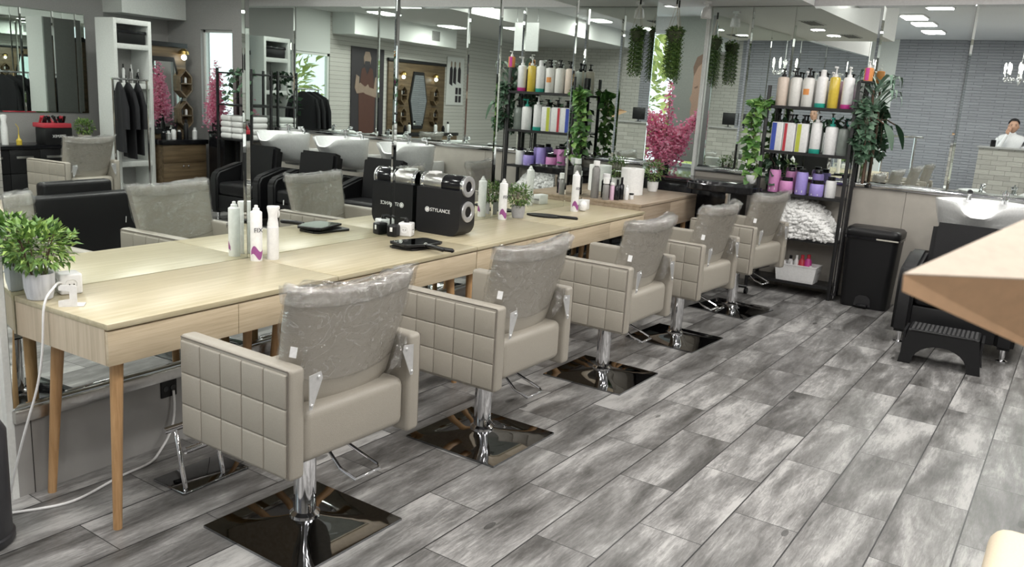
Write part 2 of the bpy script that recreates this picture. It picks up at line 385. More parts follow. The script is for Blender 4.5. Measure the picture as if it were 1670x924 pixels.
# windows
def window(n, x0, x1, z0, z1, y, M=None, rz=0, mull=()):
    f = MB(); e = .045
    for a, b, c, d in ((x0, x0+e, z0, z1), (x1-e, x1, z0, z1), (x0, x1, z0, z0+e), (x0, x1, z1-e, z1)): f.bx(a, b, y-.03, y+.03, c, d)
    for q in mull: f.bx(q-.02, q+.02, y-.03, y+.03, z0, z1)
    o = struct(f.build(n, M_paint, smooth=False, loc=M or (0, 0, 0), rz=rz))
    MB().bx(x0+e, x1-e, y-.003, y+.003, z0+e, z1-e).build('window_glass', M_glass, o, smooth=False)
    return o
def window_x(n, y0, y1, z0, z1, x):
    f = MB(); e = .035
    for a, b, c, d in ((y0, y0+e, z0, z1), (y1-e, y1, z0, z1), (y0, y1, z0, z0+e), (y0, y1, z1-e, z1)): f.bx(x-.02, x+.02, a, b, c, d)
    o = struct(f.build(n, M_paint, smooth=False)); MB().bx(x-.003, x+.003, y0+e, y1-e, z0+e, z1-e).build('window_glass', M_glass, o, smooth=False)
window_x('window_1', 3.22, 4.5, .93, 2.45, 9.25)
window_x('window_standin', -3.35, -2.75, .98, 2.25, 8.02)  # added opening, stands in for the street window's mirror image
window('window_2', 4.55, 5.45, .9, 2.15, -4.05)
window('window_added', -2.2, 1.3, .5, 2.6, 4.25, mull=(-1.0, .2))  # unseen window added to bring soft daylight in from the entry side
# low trees on the street
def foliage(mb, c, r, n, L, Wd, sq=(1, 1, 1)):
    for _ in range(n):
        d = Vector((random.gauss(0, 1), random.gauss(0, 1), random.gauss(0, 1))).normalized()
        q = Vector(c)+Vector((d.x*sq[0], d.y*sq[1], d.z*sq[2]))*r*random.uniform(.45, 1)
        mb.leaf(q, d+Vector((random.uniform(-.7, .7), random.uniform(-.7, .7), random.uniform(-.3, .7))), Vector((random.uniform(-.5, .5), random.uniform(-.5, .5), 1)), L*random.uniform(.7, 1.2), Wd)
def tree(x, y, h, r, label):
    t = thing('street_tree', label, 'tree', (x, y, 0), 0, 'trees outside the windows')
    MB().tube([(0, 0, 0), (.03, 0, h*.5), (0, .04, h)], [.09, .07, .03]).build('trunk', M_branch, t)
    m = MB(); foliage(m, (0, 0, h), r, 900, .22, .12, (1, 1, 1.1)); m.build('crown', M_tree, t, smooth=False)
tree(12.2, 5.4, 1.7, 1.1, 'sunlit yellow-green tree seen through the street window behind the hanging plants')
tree(9.9, -3.6, 1.3, .8, 'sunlit yellow-green tree outside the added corner window')
tree(4.9, -5.4, 1.5, 1.15, 'sunlit yellow-green tree outside the small window, seen in the mirrors')
struct(MB().bx(-6, 20, 4.65, 12, -.3, -.15).build('ground_outside', plain('pavement', (.45, .44, .42), .8), smooth=False))
# nothing else outside: the bright world background gives the windows their tone
# ================================================================== mirrors
def mirror_panel(label, s0, s1, z0, z1, wallkind='m', bev=.02, group='mirror panels on the long wall'):
    d = .003
    g = .001; a0, a1 = s0+g, s1-g
    o = [(a0, z0), (a1, z0), (a1, z1), (a0, z1)]; i = [(a0+bev, z0+bev), (a1-bev, z0+bev), (a1-bev, z1-bev), (a0+bev, z1-bev)]
    m = MB()
    if wallkind == 'm': rr = [[Vector((p[0], .011, p[1])) for p in o], [Vector((p[0], d, p[1])) for p in o], [Vector((p[0], 0, p[1])) for p in i]]
    elif wallkind == 'o': rr = [[Vector((p[0], -.011, p[1])) for p in o], [Vector((p[0], -d, p[1])) for p in o], [Vector((p[0], 0, p[1])) for p in i]]
    else: rr = [[Vector((.011, p[0], p[1])) for p in o], [Vector((d, p[0], p[1])) for p in o], [Vector((0, p[0], p[1])) for p in i]]
    m.rings(rr)
    loc = {'m': (0, 3.07, 0), 'f': (7.93, 0, 0), 'o': (0, -3.985, 0)}[wallkind]
    ob = m.build('wall_mirror', M_mirror, smooth=False, loc=loc, rz=MA if wallkind == 'm' else 0)
    return tag(ob, label, 'mirror', group)
ss = [1.402, 2.511, 3.562, 4.61, 5.657, 7.198]
ww = ['tall wall mirror above the near desk end with the potted plant', 'tall wall mirror behind the purple-label spray can', 'tall wall mirror behind the black carry case',
      'tall wall mirror behind the potted plant mid desk', 'tall wall mirror beside the pink blossom window']
for a, b, q in zip(ss, ss[1:], ww): mirror_panel(q, a, b, .353, 2.56)
fy = [3.2, 2.80, 2.40, 1.66, .955, -.30, -1.63, -2.45]
fw = ['narrow far-wall mirror next to the street window', 'narrow far-wall mirror left of the tall black shelf', 'far-wall mirror behind the tall black bottle shelf', 'far-wall mirror right of the tall black shelf above the pedal bin',
      'wide far-wall mirror above the nearest wash basin', 'far-wall mirror above the middle wash basin', 'far-wall mirror above the third wash basin']
for b, a, q in zip(fy, fy[1:], fw): mirror_panel(q, a, b, 1.04, 2.55, 'f', .02, 'mirror panels on the far wall')
for i, (a, b) in enumerate([(5.5, 5.85), (5.85, 6.25), (6.25, 6.55), (6.55, 6.68)]):
    mirror_panel(['first', 'second', 'third', 'fourth and narrowest'][i]+' slim wall mirror above the black counter opposite the desks', a, b, 1.08, 2.3, 'o', .015, 'slim wall mirrors over the black counter')

# outlet in the dado
o = MB().bx(-.04, .04, -.006, 0, -.04, .04, .004).build('wall_outlet', M_blackp, loc=W(2.06, .0, .262), rz=MA)
tag(o, 'black double wall socket low on the grey dado under the desk', 'socket')
for sx_ in (-.018, .018): MB().lathe([(.0125, 0), (.0125, .003), (.009, .003)], (0, 0, 0), 16, Matrix.Translation((sx_, -.006, 0)) @ Matrix.Rotation(PI/2, 4, 'X')).build('socket', M_blackg, o)

# ================================================================== desks
def desk(s0, s1, label, legs=True):
    Lg = s1-s0; t = thing('styling_desk', label, 'desk', W(s0, 0, 0), MA, 'pale oak styling desks')
    D = .565
    MB().bx(.0018, Lg-.0018, -D, -.004, .768, .788, .0012).build('desk_top', M_oak, t)
    MB().bx(.003, Lg-.003, -D+.02, -.006, .642, .7675).build('carcass', M_oake, t, smooth=False)
    h = Lg/2
    for a, b in ((.004, h-.0012), (h+.0012, Lg-.004)):
        MB().bx(a, b, -D+.003, -D+.0195, .641, .7605, .001).build('drawer', M_oakf, t)
    for x, y, dx, dy in ((.10, -D+.11, -.045, -.03), (Lg-.10, -D+.11, .045, -.03), (.10, -.10, -.03, .055), (Lg-.10, -.10, .03, .055)):
        MB().tube([(x+dx, y+dy, .0), (x+dx, y+dy, .004), (x, y, .645)], [.0155, .0155, .0235], 18).build('leg', M_leg, t)
    return t
desk(1.43, 2.523, 'nearest pale oak desk unit with potted plant and white charging cable')
desk(2.523, 3.617, 'second pale oak desk unit, spray cans and black paddle mirror on top')
desk(3.617, 4.712, 'third pale oak desk unit carrying the black carry case')
desk(4.712, 5.955, 'fourth pale oak desk unit, joined to the darker oak counter')
t = thing('oak_counter', 'darker greyed oak counter with two drawers, paper rolls on top', 'counter', W(5.957, 0, 0), MA)
MB().bx(0, 1.28, -.53, -.004, .815, .838, .002).build('counter_top', M_wal, t)
MB().bx(.003, 1.277, -.512, -.006, .60, .8145).build('carcass', M_wal, t, smooth=False)
for a, b in ((.004, .636), (.642, 1.276)): MB().bx(a, b, -.529, -.5125, .604, .811, .001).build('drawer', M_wal, t)
for x, y in ((.07, -.45), (1.21, -.45), (.07, -.07), (1.21, -.07)): MB().cyl((x, y, 0), (x, y, .602), .017, .022).build('leg', M_leg, t)

# ================================================================== styling chairs
def back_pt(u, v, off):      # u -1..1 across, v 0..1 up ; off = +front/-back
    z = .585+.380*v
    y = -.175-.090*v + .030*(u*u) + off
    hw = .238+.038*v**.7
    zz = z+.016*v*(u*u) - .050*(1-v)*(1-abs(u)**2.2)*1.0
    return Vector((u*hw, y, zz))
def sheet(offf, offb, v0=0, v1=1, grow=0, nu=16, nv=14, wr=0, seed=0):
    m = MB(); rings = []
    for j in range(nv+1):
        v = v0+(v1-v0)*j/nv; r = []
        f = min(1, min(j, nv-j)/1.6+.45) if not wr else min(1, (nv-j)/1.4+.5)
        pts = [(-1+2*i/nu, 1) for i in range(nu+1)]+[(1-2*i/nu, -1) for i in range(nu+1)]
        for u, sd in pts:
            e = 1-max(0, abs(u)-.86)/.14*.45
            off = (offf if sd > 0 else -offb)*f*e
            p = back_pt(u*(1+grow), v, off)
            if wr:
                aw = (.25 if sd < 0 else .6) + 1.5*max(0, (v-.82)/.18) + (.5 if sd < 0 and abs(u) > .7 else 0)
                k = mnoise.noise(p*17+Vector((seed, 0, 0)))*wr*aw + mnoise.noise(p*43+Vector((0, seed, 0)))*wr*.5*aw
                p += Vector((k*.4*(1 if abs(u) > .9 else 0)*(1 if u > 0 else -1), k*(1 if sd > 0 else -1), abs(k)*(1.3 if v > .95 else .1)))
            r.append(p)
        rings.append(r)
    m.rings(rings, True); return m
def make_chair(label, loc, rz=0, seed=0, wrap=True, low=0, group='taupe styling chairs'):
    t = thing('styling_chair', label, 'chair', loc, rz, group)
    dz = -low
    for sd in (-1, 1):
        m = MB(); x = sd*.2775
        m.bx(x-.0325, x+.0325, -.275, .29, .365+dz, .742+dz, .016, seg=3)
        ny, nz = 5, 3; y0, y1, z0, z1 = -.262, .277, .378+dz, .724+dz
        for i in range(ny):
            for j in range(nz):
                a = y0+(y1-y0)*i/ny; b = y0+(y1-y0)*(i+1)/ny; c = z0+(z1-z0)*j/nz; d = z0+(z1-z0)*(j+1)/nz
                xo = sd*.310
                m.bx(xo-.006, xo+.006, a+.0007, b-.0007, c+.0007, d-.0007, .0058, seg=3)
        m.build('armrest', M_leather, t)
        p = MB()
        for a, b in (((sd*.31, -.262, .735+dz), (sd*.31, .277, .735+dz)), ((sd*.31, -.266, .378+dz), (sd*.31, -.266, .735+dz))): p.cyl(a, b, .0022, n=8)
        p.build('piping', M_stitch, t)
    m = MB().bx(-.243, .243, -.262, .275, .395+dz, .585+dz, .035, seg=4)
    m.build('seat', M_leather, t)
    MB().bx(-.2, .2, -.2, .2, .372+dz, .395+dz, .003).build('seat_frame', M_blackm, t)
    b = sheet(.034, .034); ob = b.build('backrest', M_leather, t, ang=60); ob.location.z = dz
    for sd in (-1, 1):
        br = MB().poly([(sd*q, z) for q, z in ((.246, .598), (.234, .598), (.190, .695), (.197, .718), (.246, .712))], .003, 'y')
        for x, z in ((.208, .702), (.238, .612)): br.sph((sd*x, -.002, z), .007, (1, .6, 1), 10, 6)
        q = br.build('hinge_bracket', M_silver, t); q.location = (0, -.292, dz)
        if sd < 0:
            q = MB().bx(-.001, .001, -.011, .011, -.017, .017).build('label_tag', M_white, t); q.location = (-.279, -.255, .79+dz); q.rotation_euler = (R(8), R(4), R(35))
    if wrap:
        q = sheet(.043, .043, .88, 1.01, .025, 72, 9, .010, seed+5).build('gathered_plastic_edge', M_foil, t, ang=180); q.location.z = dz
        q = sheet(.044, .044, .26, 1.015, .025, 44, 30, .011, seed).build('plastic_wrap', M_wrap, t, ang=180); q.location.z = dz
        f = MB(); rr = []
        for j in range(9):
            v = j/8; row = []
            for i in range(9):
                uu = i/8; x = .225+.07*v*uu+.01; y = -.265+.05*uu+.018*mnoise.noise(Vector((uu*6, v*6, seed*3))); z = .74-.13*v*(1-.3*uu)+.02*mnoise.noise(Vector((uu*7+9, v*7, seed)))
                row.append(Vector((x-.10*v*(1-uu), y-.03*math.sin(uu*9+v*3)*.6, z)))
            rr.append(row)
        f.rings(rr, False, False); q = f.build('loose_plastic_corner', M_foil, t, ang=180); q.location.z = dz
    # pedestal
    p = MB(); n = 12; rr = []
    def hz(r):
        return .009+.050*max(0, 1-r/.255)**2.1
    per = []
    for k in range(40):
        a = 2*PI*k/40; c, s_ = math.cos(a), math.sin(a); q = 1/max(abs(c), abs(s_)); per.append((c, s_, q))
    for rad in (.255, .255, .25, .21, .17, .13, .10, .075, .055, .042):
        row = []
        for c, s_, q in per:
            bl = min(1, (rad-.042)/.06); k = 1*(1-bl)+q*bl
            row.append(Vector((rad*k*c, rad*k*s_, 0 if len(rr) == 0 else hz(rad*(1*(1-bl*.0))))))
        rr.append(row)
    p.rings(rr); p.build('pedestal_base', M_darkchrome, t, ang=50)
    MB().lathe([(.04, .03), (.056, .035), (.056, .052), (.048, .058), (.041, .062), (.041, .37+dz)], n=28).build('column', M_chrome, t)
    MB().tube([(.0, .02, .35+dz), (.01, -.10, .335+dz), (.01, -.17, .275+dz), (.02, -.235, .25+dz), (.14, -.235, .25+dz), (.155, -.215, .255+dz), (.10, -.02, .35+dz)], .0065, 10).build('height_lever', M_chrome, t)
    return t
CH = [((1.96, 2.18, 0), 0, 'nearest taupe styling chair, plastic-wrapped back, in front of the first desk'),
      ((3.075, 2.185, 0), 0, 'second taupe styling chair, standing in front of the black carry case'),
      ((4.31, 2.20, 0), 0, 'third taupe styling chair with a loose silvery plastic corner, middle of the row'),
      ((5.41, 2.205, 0), R(-3), 'fourth taupe styling chair, in front of the darker oak counter'),
      ((6.60, 2.23, 0), R(-8), 'farthest taupe styling chair of the row, beside the black trolley')]
for i, (l, rz, lab) in enumerate(CH): make_chair(lab, l, rz, i*3.1+1)
make_chair('taupe styling chair facing the black counter, seen only in the mirror', (4.95, -1.75, 0), R(176), 23, group='taupe styling chairs')


# chrome floor footrests beneath the desks
def footrest(x, y, label):
    t = thing('floor_footrest', label, 'footrest', (x, y, 0), R(2), 'chrome footrests under the desks')
    MB().bx(-.16, .16, -.10, .10, 0, .012, .006, seg=3).build('base_plate', M_darkchrome, t)
    for sx_ in (-.13, .05): MB().tube([(sx_, -.07, .012), (sx_-.005, -.06, .08), (sx_+.01, -.02, .17), (sx_+.03, .03, .225)], .010, 12).build('stand', M_chrome, t)
    MB().tube([(-.15, .03, .232), (.09, .03, .232)], .014, 14).build('foot_bar', M_chrome, t)
    MB().tube([(-.10, -.03, .15), (.10, -.03, .15)], .014, 14).build('foot_bar', M_chrome, t)
for (x, lab) in ((1.96, 'chrome footrest on a flat plate under the nearest desk'), (3.05, 'chrome footrest under the second desk, behind the second chair'), (4.25, 'chrome footrest under the third desk, behind the third chair')):
    footrest(x, 2.80 if x < 3 else 2.84, lab)
# ================================================================== things on the desks
def at(s, t, z=.788): return W(s, t, z)
M_lilac = plain('lilac_print', (.30, .08, .26), .35); M_text = plain('dark_print', (.06, .06, .08), .5)
def spray_can(s, t, z, label, r=.027, h=.235, body=None, swirl=True, word='FIX'):
    o = thing('spray_can', label, 'spray can', at(s, t, z), MA+R(-112))
    MB().lathe([(r*.97, 0), (r, .004), (r, h*.965), (r*.96, h*.975), (r*.8, h*.985), (r*.6, h)], n=28).build('can', body or M_white, o)
    MB().lathe([(r*.58, h-.002), (r*.55, h+.010), (r*.32, h+.014), (r*.30, h+.024), (0.001, h+.026)], n=20).build('nozzle', M_white, o)
    if swirl:
        m = MB(); rr = []
        for j, (k) in enumerate(range(15)):
            a = -1.35+2.4*k/14; zc = h*(.15+.06*math.sin(k*.5)); hw_ = .012+.016*max(0, math.sin(k*.24))
            rr.append([Vector(((r+.0006)*math.cos(a), (r+.0006)*math.sin(a), zc-hw_*.6)), Vector(((r+.0006)*math.cos(a), (r+.0006)*math.sin(a), zc+hw_))])
        m.rings(rr, False, False); m.build('label_swirl', M_lilac, o)
        M = Matrix.Translation((r+.001, 0, h*.62)) @ Matrix.Rotation(PI/2, 4, 'Z') @ Matrix.Rotation(PI/2, 4, 'X')
        text('label_text', word, .030, M_text, o, M)
    return o
spray_can(2.497, .075, .788, 'tall white spray can with a purple swirl on the near desk')
spray_can(4.62, .085, .788, 'white spray can beside the small grey-potted plant mid desk', .028, .25)
spray_can(5.455, .20, .788, 'white spray can standing between the egg-shaped ball and the far end of the desk', .029, .28)
# continuous mist bottle
o = thing('spray_bottle', 'plain white trigger mist bottle right of the purple-swirl can', 'spray bottle', at(2.575, .10), MA)
MB().lathe([(.026, 0), (.027, .004), (.027, .155), (.0255, .157), (.0255, .17), (.021, .195), (.022, .215), (.028, .245), (.026, .252), (.001, .254)], n=28).build('bottle', M_white, o)
MB().bx(.0, .038, -.008, .008, .232, .252, .005).build('nozzle', M_white, o); MB().sph((.039, 0, .243), .004).build('nozzle_hole', M_blackg, o)
MB().poly([(.026, .232), (.036, .23), (.037, .21), (.031, .195), (.029, .215)], .012, 'y').build('trigger', M_white, o).location.y = -.006

def potted(s, t, z, label, r, h, n, R_, L, mat, Pm, sq=(1, 1, .75), lift=.5, xyz=None, cat='potted plant'):
    o = thing('potted_plant', label, cat, xyz or at(s, t, z), 0)
    MB().lathe([(r*.72, 0), (r*.8, .003), (r*.97, h*.45), (r, h), (r*.9, h), (r*.88, h*.85), (.001, h*.85)], n=28).build('pot', Pm, o)
    st = MB(); fm = MB(); c = Vector((0, 0, h+R_*lift))
    for _ in range(14):
        a = random.uniform(0, 2*PI); q = Vector((math.cos(a)*r*.4, math.sin(a)*r*.4, h*.85)); e = c+Vector((math.cos(a)*R_*.6, math.sin(a)*R_*.6, random.uniform(-.1, .5)*R_))
        st.tube([q, (q+e)/2+Vector((0, 0, .01)), e], .0015, 5)
    st.build('stems', M_branch, o)
    foliage(fm, c, R_, n, L, L*.5, sq); fm.build('leaves', mat, o, smooth=False); return o
M_pot = wood('whitewashed_pot', (.50, .51, .54), (.62, .63, .66), (.70, .71, .74), 'z', 1, .8)
potted(1.475, .095, .788, 'bright green plant in a whitewashed pot at the near corner of the desk', .052, .096, 560, .115, .036, M_leafA, M_pot, (1.15, 1.0, .80), .85)
potted(4.782, .11, .788, 'small boxwood plant in a grey pot mid desk', .048, .088, 560, .088, .024, M_leafB, plain('grey_pot', (.36, .36, .37), .8), (1.1, 1.1, .9), .75)
potted(7.02, .18, .838, 'small leafy plant in a white pot behind the paper roll', .05, .09, 380, .11, .026, M_leafB, M_white, (1, 1, .9), .9)

def socket_face(p, M):
    MB().lathe([(.0215, 0), (.0215, .0018), (.0185, .0018), (.0175, .0004), (.001, .0004)], n=24, M=M).build('socket', M_white, p)
    for q in (-.0075, .0075): MB().lathe([(.0024, 0), (.0024, .0022), (.001, .0022)], (0, 0, 0), 10, M @ Matrix.Translation((q, 0, .0004))).build('socket_hole', M_blackg, p)
def cube(s, t, z, rz, label, sz=.07, cap=False):
    o = thing('power_cube', label, 'socket cube', at(s, t, z), rz)
    MB().bx(-sz/2, sz/2, -sz/2, sz/2, 0, sz, .008, seg=3).build('body', M_white, o)
    for a in (0, 90, 180, 270):
        M = Matrix.Rotation(R(a), 4, 'Z') @ Matrix.Translation((0, -sz/2, sz/2)) @ Matrix.Rotation(PI/2, 4, 'X')
        if a == 90:
            for q in (-.009, .009): MB().box((0, 0, 0), (.006, .002, .009), 0, M @ Matrix.Translation((q, .008, 0))).build('usb_port', M_blackg, o)
        else: socket_face(o, M)
    if cap: MB().tube([(0, 0, sz), (0, 0, sz+.014), (.012, .008, sz+.022), (.05, .05, sz+.012)], [.016, .014, .006, .005]).build('plug', M_blackp, o)
    return o
cube(1.592, .08, .788, R(-12), 'white socket cube beside the near potted plant', .078)
cube(3.59, .085, .788, R(25), 'white socket cube with a black plug, left of the black carry case', .078, True)
o = thing('phone_stand', 'small white phone stand at the near desk edge', 'stand', at(1.475, .27), R(-38))
MB().bx(-.022, .05, .0, .05, 0, .004, .0015).build('foot', M_white, o)
MB().poly([(-.03, 0), (.03, 0), (.03, .072), (.022, .078), (-.022, .078), (-.028, .072), (-.028, .06), (.006, .056), (.006, .028), (-.03, .022)], .004, 'y').build('upright', M_white, o)
# black cup
o = thing('clipper_cup', 'black plastic guard cup beside the white socket cube', 'cup', at(3.52, .05), R(15))
MB().bx(-.034, .034, -.03, .03, 0, .068, .010, seg=3).build('cup', M_blackp, o)
MB().bx(-.0345, -.0335, -.008, .008, .03, .055, .0003).build('slot', M_white, o)
# paddle mirrors
def paddle(s, t, rz, label, mirror, z=.788, sq=True):
    o = thing('hand_mirror', label, 'hand mirror', at(s, t, z), rz)
    if sq: out = [(-.125, -.02), (-.13, .10), (-.115, .125), (.11, .135), (.125, .12), (.13, -.01), (.10, -.035), (.02, -.05), (.017, -.055), (-.017, -.055), (-.02, -.05), (-.10, -.035)]
    else: out = [(.075*math.cos(a)*(1-.15*math.sin(a)), .05+.13*math.sin(a)) for a in [2*PI*i/28 for i in range(28)]]
    MB().poly(out, .011, 'z').build('frame', M_blackp, o, smooth=False)
    if mirror: MB().poly([(x*.88, .004+y*.9) for x, y in out], .0012, 'z').build('mirror', M_mirror, o, smooth=False).location.z = .0112
    MB().tube([(0, -.05, .007), (0, -.10, .008), (0, -.19, .008), (0, -.20, .008)], [.010, .012, .0125, .006], 10).build('handle', M_blackp, o)
    return o
paddle(3.325, .40, R(-14), 'square black hand mirror lying glass-up on the desk before the socket cube', True, .8095)
paddle(3.36, .375, R(8), 'black hand mirror lying underneath the glass-up one', False)
paddle(5.02, .24, R(14), 'oval black hand mirror lying face down near the small potted plant', False, sq=False)

# carry case with two chrome-ringed tubes
o = thing('carry_case', 'black rounded carry case with chrome-ringed tubes and STYLANCE lettering', 'case', at(3.765, 0.015), MA)
prof = []
def arc(cx, cz, r, a0, a1, n=8): return [(cx+r*math.cos(R(a0+(a1-a0)*i/n)), cz+r*math.sin(R(a0+(a1-a0)*i/n))) for i in range(n+1)]
# profile runs along the wall depth (y) and height; extruded along x
T0, T1 = -.31, 0
outl = arc(T1-.03, .03, .03, -90, 0, 4) + [(T1, .27)] + [(T0, .27)] + arc(T0+.07, .075, .075, 180, 270, 8)
MB().poly(outl, .155, 'x').build('body', plain('case_black', (.010, .010, .012), .4, 0, .2, 300, spec=.35), o, ang=40)
M_ringw = plain('ring_silver', (.62, .62, .63), .3, .7)
def tubeX(x, z, y0, y1, r, parts):
    for a, b, mt, nm in parts: MB().lathe([(r*.98, 0), (r, .004), (r, (b-a)-.004), (r*.98, b-a)], n=32, M=Matrix.Translation((x, y0+(y1-y0)*0, z)) @ Matrix.Translation((0, a, 0)) @ Matrix.Rotation(-PI/2, 4, 'X')).build(nm, mt, o)
tubeX(.078, .292, 0, 0, .060, [(-.315, -.295, M_chrome, 'tube_rim'), (-.295, -.16, M_blackg, 'tube'), (-.16, -.03, M_brushed, 'tube_band'), (-.03, -.005, M_chrome, 'tube_rim')])
for x, z in ((.078, .292), (.082, .145)):
    M = Matrix.Translation((x, -.3165, z)) @ Matrix.Rotation(PI/2, 4, 'X')
    MB().lathe([(.030, -.004), (.034, .004), (.046, .006), (.060, .004), (.062, -.006)], n=32, M=M, caps=False).build('end_ring', M_ringw, o)
    MB().lathe([(.03, 0), (.001, 0)], n=24, M=M, caps=False).build('tube_mouth', M_blackg, o)
MB().bx(.04, .11, -.10, -.05, .345, .360, .003).build('lid_latch', M_white, o)
lg = Matrix.Translation((-.001, -.10, .145)) @ face((0, 0, 0), -1, 0)
text('brand_text', 'STYLANCE', .030, M_white, o, Matrix.Translation((-.0012, -.175, .142)) @ face((0, 0, 0), -1, 0))
MB().lathe([(.016, 0), (.016, .0012), (.001, .0012)], n=24, M=Matrix.Translation((-.0002, -.082, .142)) @ Matrix.Rotation(-PI/2, 4, 'Y')).build('logo_disc', M_white, o)
MB().lathe([(.010, 0), (.011, .0006), (.012, 0)], n=24, M=Matrix.Translation((-.0016, -.082, .142)) @ Matrix.Rotation(-PI/2, 4, 'Y'), caps=False).build('logo_ring', M_blackg, o)

# far end of the desk
o = thing('egg_timer', 'white egg-shaped ball on the far end of the desk', 'ball', at(5.53, .235), 0)
MB().lathe([(.012, 0), (.024, .006), (.033, .028), (.032, .048), (.022, .068), (.010, .076), (.001, .078)], n=24).build('shell', M_white, o)
for a in range(3): MB().sph((-.031, -.006+.006*a, .03+.008*a), .002).build('speck', M_blackg, o)
o = thing('product_box', 'small white box behind the egg-shaped ball', 'box', at(5.62, .19), MA+R(8))
MB().bx(-.05, .05, -.035, .035, 0, .075, .004).build('box', M_white, o)
text('box_text', 'SE7EN', .018, M_text, o, face((-.0508, 0, .035), -1, 0))
def slimbottle(s, t, r, h, mb, mc, label, caph=.03, z=.838, cr=.8):
    o = thing('product_bottle', label, 'bottle', at(s, t, z), 0, 'small hair products on the oak counter')
    MB().lathe([(r*.95, 0), (r, .004), (r, h*.86), (r*.75, h*.93), (r*.45, h*.96), (r*.45, h)], n=20).build('body', mb, o)
    MB().lathe([(r*cr, h*.97), (r*cr, h+caph), (r*cr*.85, h+caph+.002)], n=20).build('cap', mc, o); return o
M_greyb = plain('grey_bottle', (.20, .195, .19), .3); M_pinkb = plain('pink_tube', (.62, .42, .55), .4)
slimbottle(6.02, .085, .033, .27, M_greyb, M_white, 'tall dark grey bottle with a white cap against the mirror on the oak counter')
slimbottle(5.985, .20, .026, .135, M_greyb, M_white, 'mid grey tube with a white lid beside the small white box', .04, cr=1)
slimbottle(6.03, .235, .018, .125, M_pinkb, M_white, 'slim pink tube on the oak counter', .012, cr=1)
slimbottle(6.13, .13, .038, .16, M_blackg, M_white, 'wide black jar bottle with a white cap, behind the droppers', .035, cr=.85)
slimbottle(6.06, .265, .022, .125, M_blackg, M_blackp, 'black dropper bottle left of its taller twin on the oak counter', .04, cr=.45)
slimbottle(6.12, .275, .022, .135, M_blackg, M_blackp, 'taller black dropper bottle in the small product group', .045, cr=.45)
slimbottle(6.15, .31, .018, .105, M_white, M_white, 'slim white bottle right of the black droppers', .012, cr=.5)
slimbottle(6.23, .32, .020, .040, M_white, M_blackp, 'tiny white jar with a dark lid at the end of the product group', .008, cr=1)
o = thing('paper_roll', 'large white paper towel roll standing on the oak counter', 'paper roll', at(6.60, .155, .838), 0)
MB().lathe([(.026, .0), (.097, .0), (.099, .003), (.099, .222), (.097, .225), (.026, .225), (.024, .22), (.024, .01)], n=40).build('paper', plain('paper', (.80, .80, .79), .95), o, ang=30)
MB().lathe([(.0235, 0), (.0235, .224), (.0215, .224), (.0215, 0)], n=24, caps=False).build('core_tube', plain('card', (.50, .38, .25), .9), o)
# cables
def cable(name, pts, r, label, mat=None):
    c = bpy.data.curves.new(name, 'CURVE'); c.dimensions = '3D'; c.bevel_depth = r; c.bevel_resolution = 3; c.resolution_u = 10; c.use_fill_caps = True
    sp = c.splines.new('NURBS'); sp.points.add(len(pts)-1); sp.use_endpoint_u = True; sp.order_u = 4
    for i, p in enumerate(pts): sp.points[i].co = (*p, 1)
    o = bpy.data.objects.new(name, c); COL.objects.link(o); c.materials.append(mat or M_white); return tag(to_mesh(o), label, 'cable')
cable('white_cable', [at(1.56, .09, .83), at(1.50, .17, .86), at(1.462, .215, .85), at(1.43, .22, .83), at(1.412, .22, .78), at(1.41, .22, .68), at(1.395, .2, .5), at(1.36, .15, .34), at(1.32, .1, .1), at(1.31, .09, .01)], .0042, 'white cable hanging over the near end of the desk')
cable('floor_cable', [at(1.31, .10, .006), at(1.38, .14, .005), at(1.47, .20, .005), at(1.60, .17, .005), at(1.76, .12, .005), at(1.88, .13, .005), at(1.97, .05, .005), at(2.08, .03, .10), at(2.075, .015, .25)], .0055, 'pale cable snaking over the floor to the black wall socket')

# ================================================================== tall black bottle shelf
XF, XB, Y0, Y1 = 7.60, 7.89, 1.70, 2.45
t = thing('bottle_shelf', 'tall narrow black metal shelf crammed with hair products by the far wall', 'shelf', (0, 0, 0))
for x, y, h in ((XF, Y0, 1.90), (XF, Y1, 1.84), (XB, Y0, 1.90), (XB, Y1, 1.84)): MB().bx(x-.014, x+.014, y-.014, y+.014, 0, h, .002).build('post', M_blackm, t)
SZ = [1.665, 1.27, .90, .515, .115]
for z in SZ: 
    m = MB().bx(XF-.012, XB+.012, Y0, Y1, z-.014, z-.003, .001); m.bx(XF-.013, XF-.006, Y0, Y1, z-.022, z+.004); m.build('shelf_board', M_blackm, t)
for i in range(3):
    MB().cyl((XF+.02, Y0-.025-.012*i, 0.02), (XF+.02, Y0-.025-.012*i, 1.45), .004 if i % 2 else .005).build('side_rod', M_chrome if i % 2 else M_blackm, t)
MB().bx(XF+.01, XF+.03, Y0-.055, Y0, 1.40, 1.42).bx(XF+.01, XF+.03, Y0-.055, Y0, .05, .07).build('side_rod_bracket', M_blackm, t)
GB = 'pump bottles and jars on the black shelf'
M_tealt = plain('teal_base', (.02, .33, .26), .4); M_mag = plain('magenta_base', (.55, .05, .28), .35); M_bot = plain('pearl_bottle', (.70, .69, .66), .3)
M_beig = plain('beige_bottle', (.66, .56, .48), .35); M_gold = plain('golden_oil', (.62, .46, .06), .15, coat=.4); M_clear = plain('grey_clear_bottle', (.22, .25, .23), .15)
M_orange = plain('orange_label', (.70, .28, .08), .5); M_blue = plain('blue_label', (.05, .09, .45), .4); M_red = plain('red_label', (.50, .04, .06), .4); M_lime = plain('lime_label', (.48, .52, .06), .4)
M_violet = plain('violet_jar', (.36, .29, .68), .35); M_pinkj = plain('orchid_jar', (.60, .25, .50), .35)
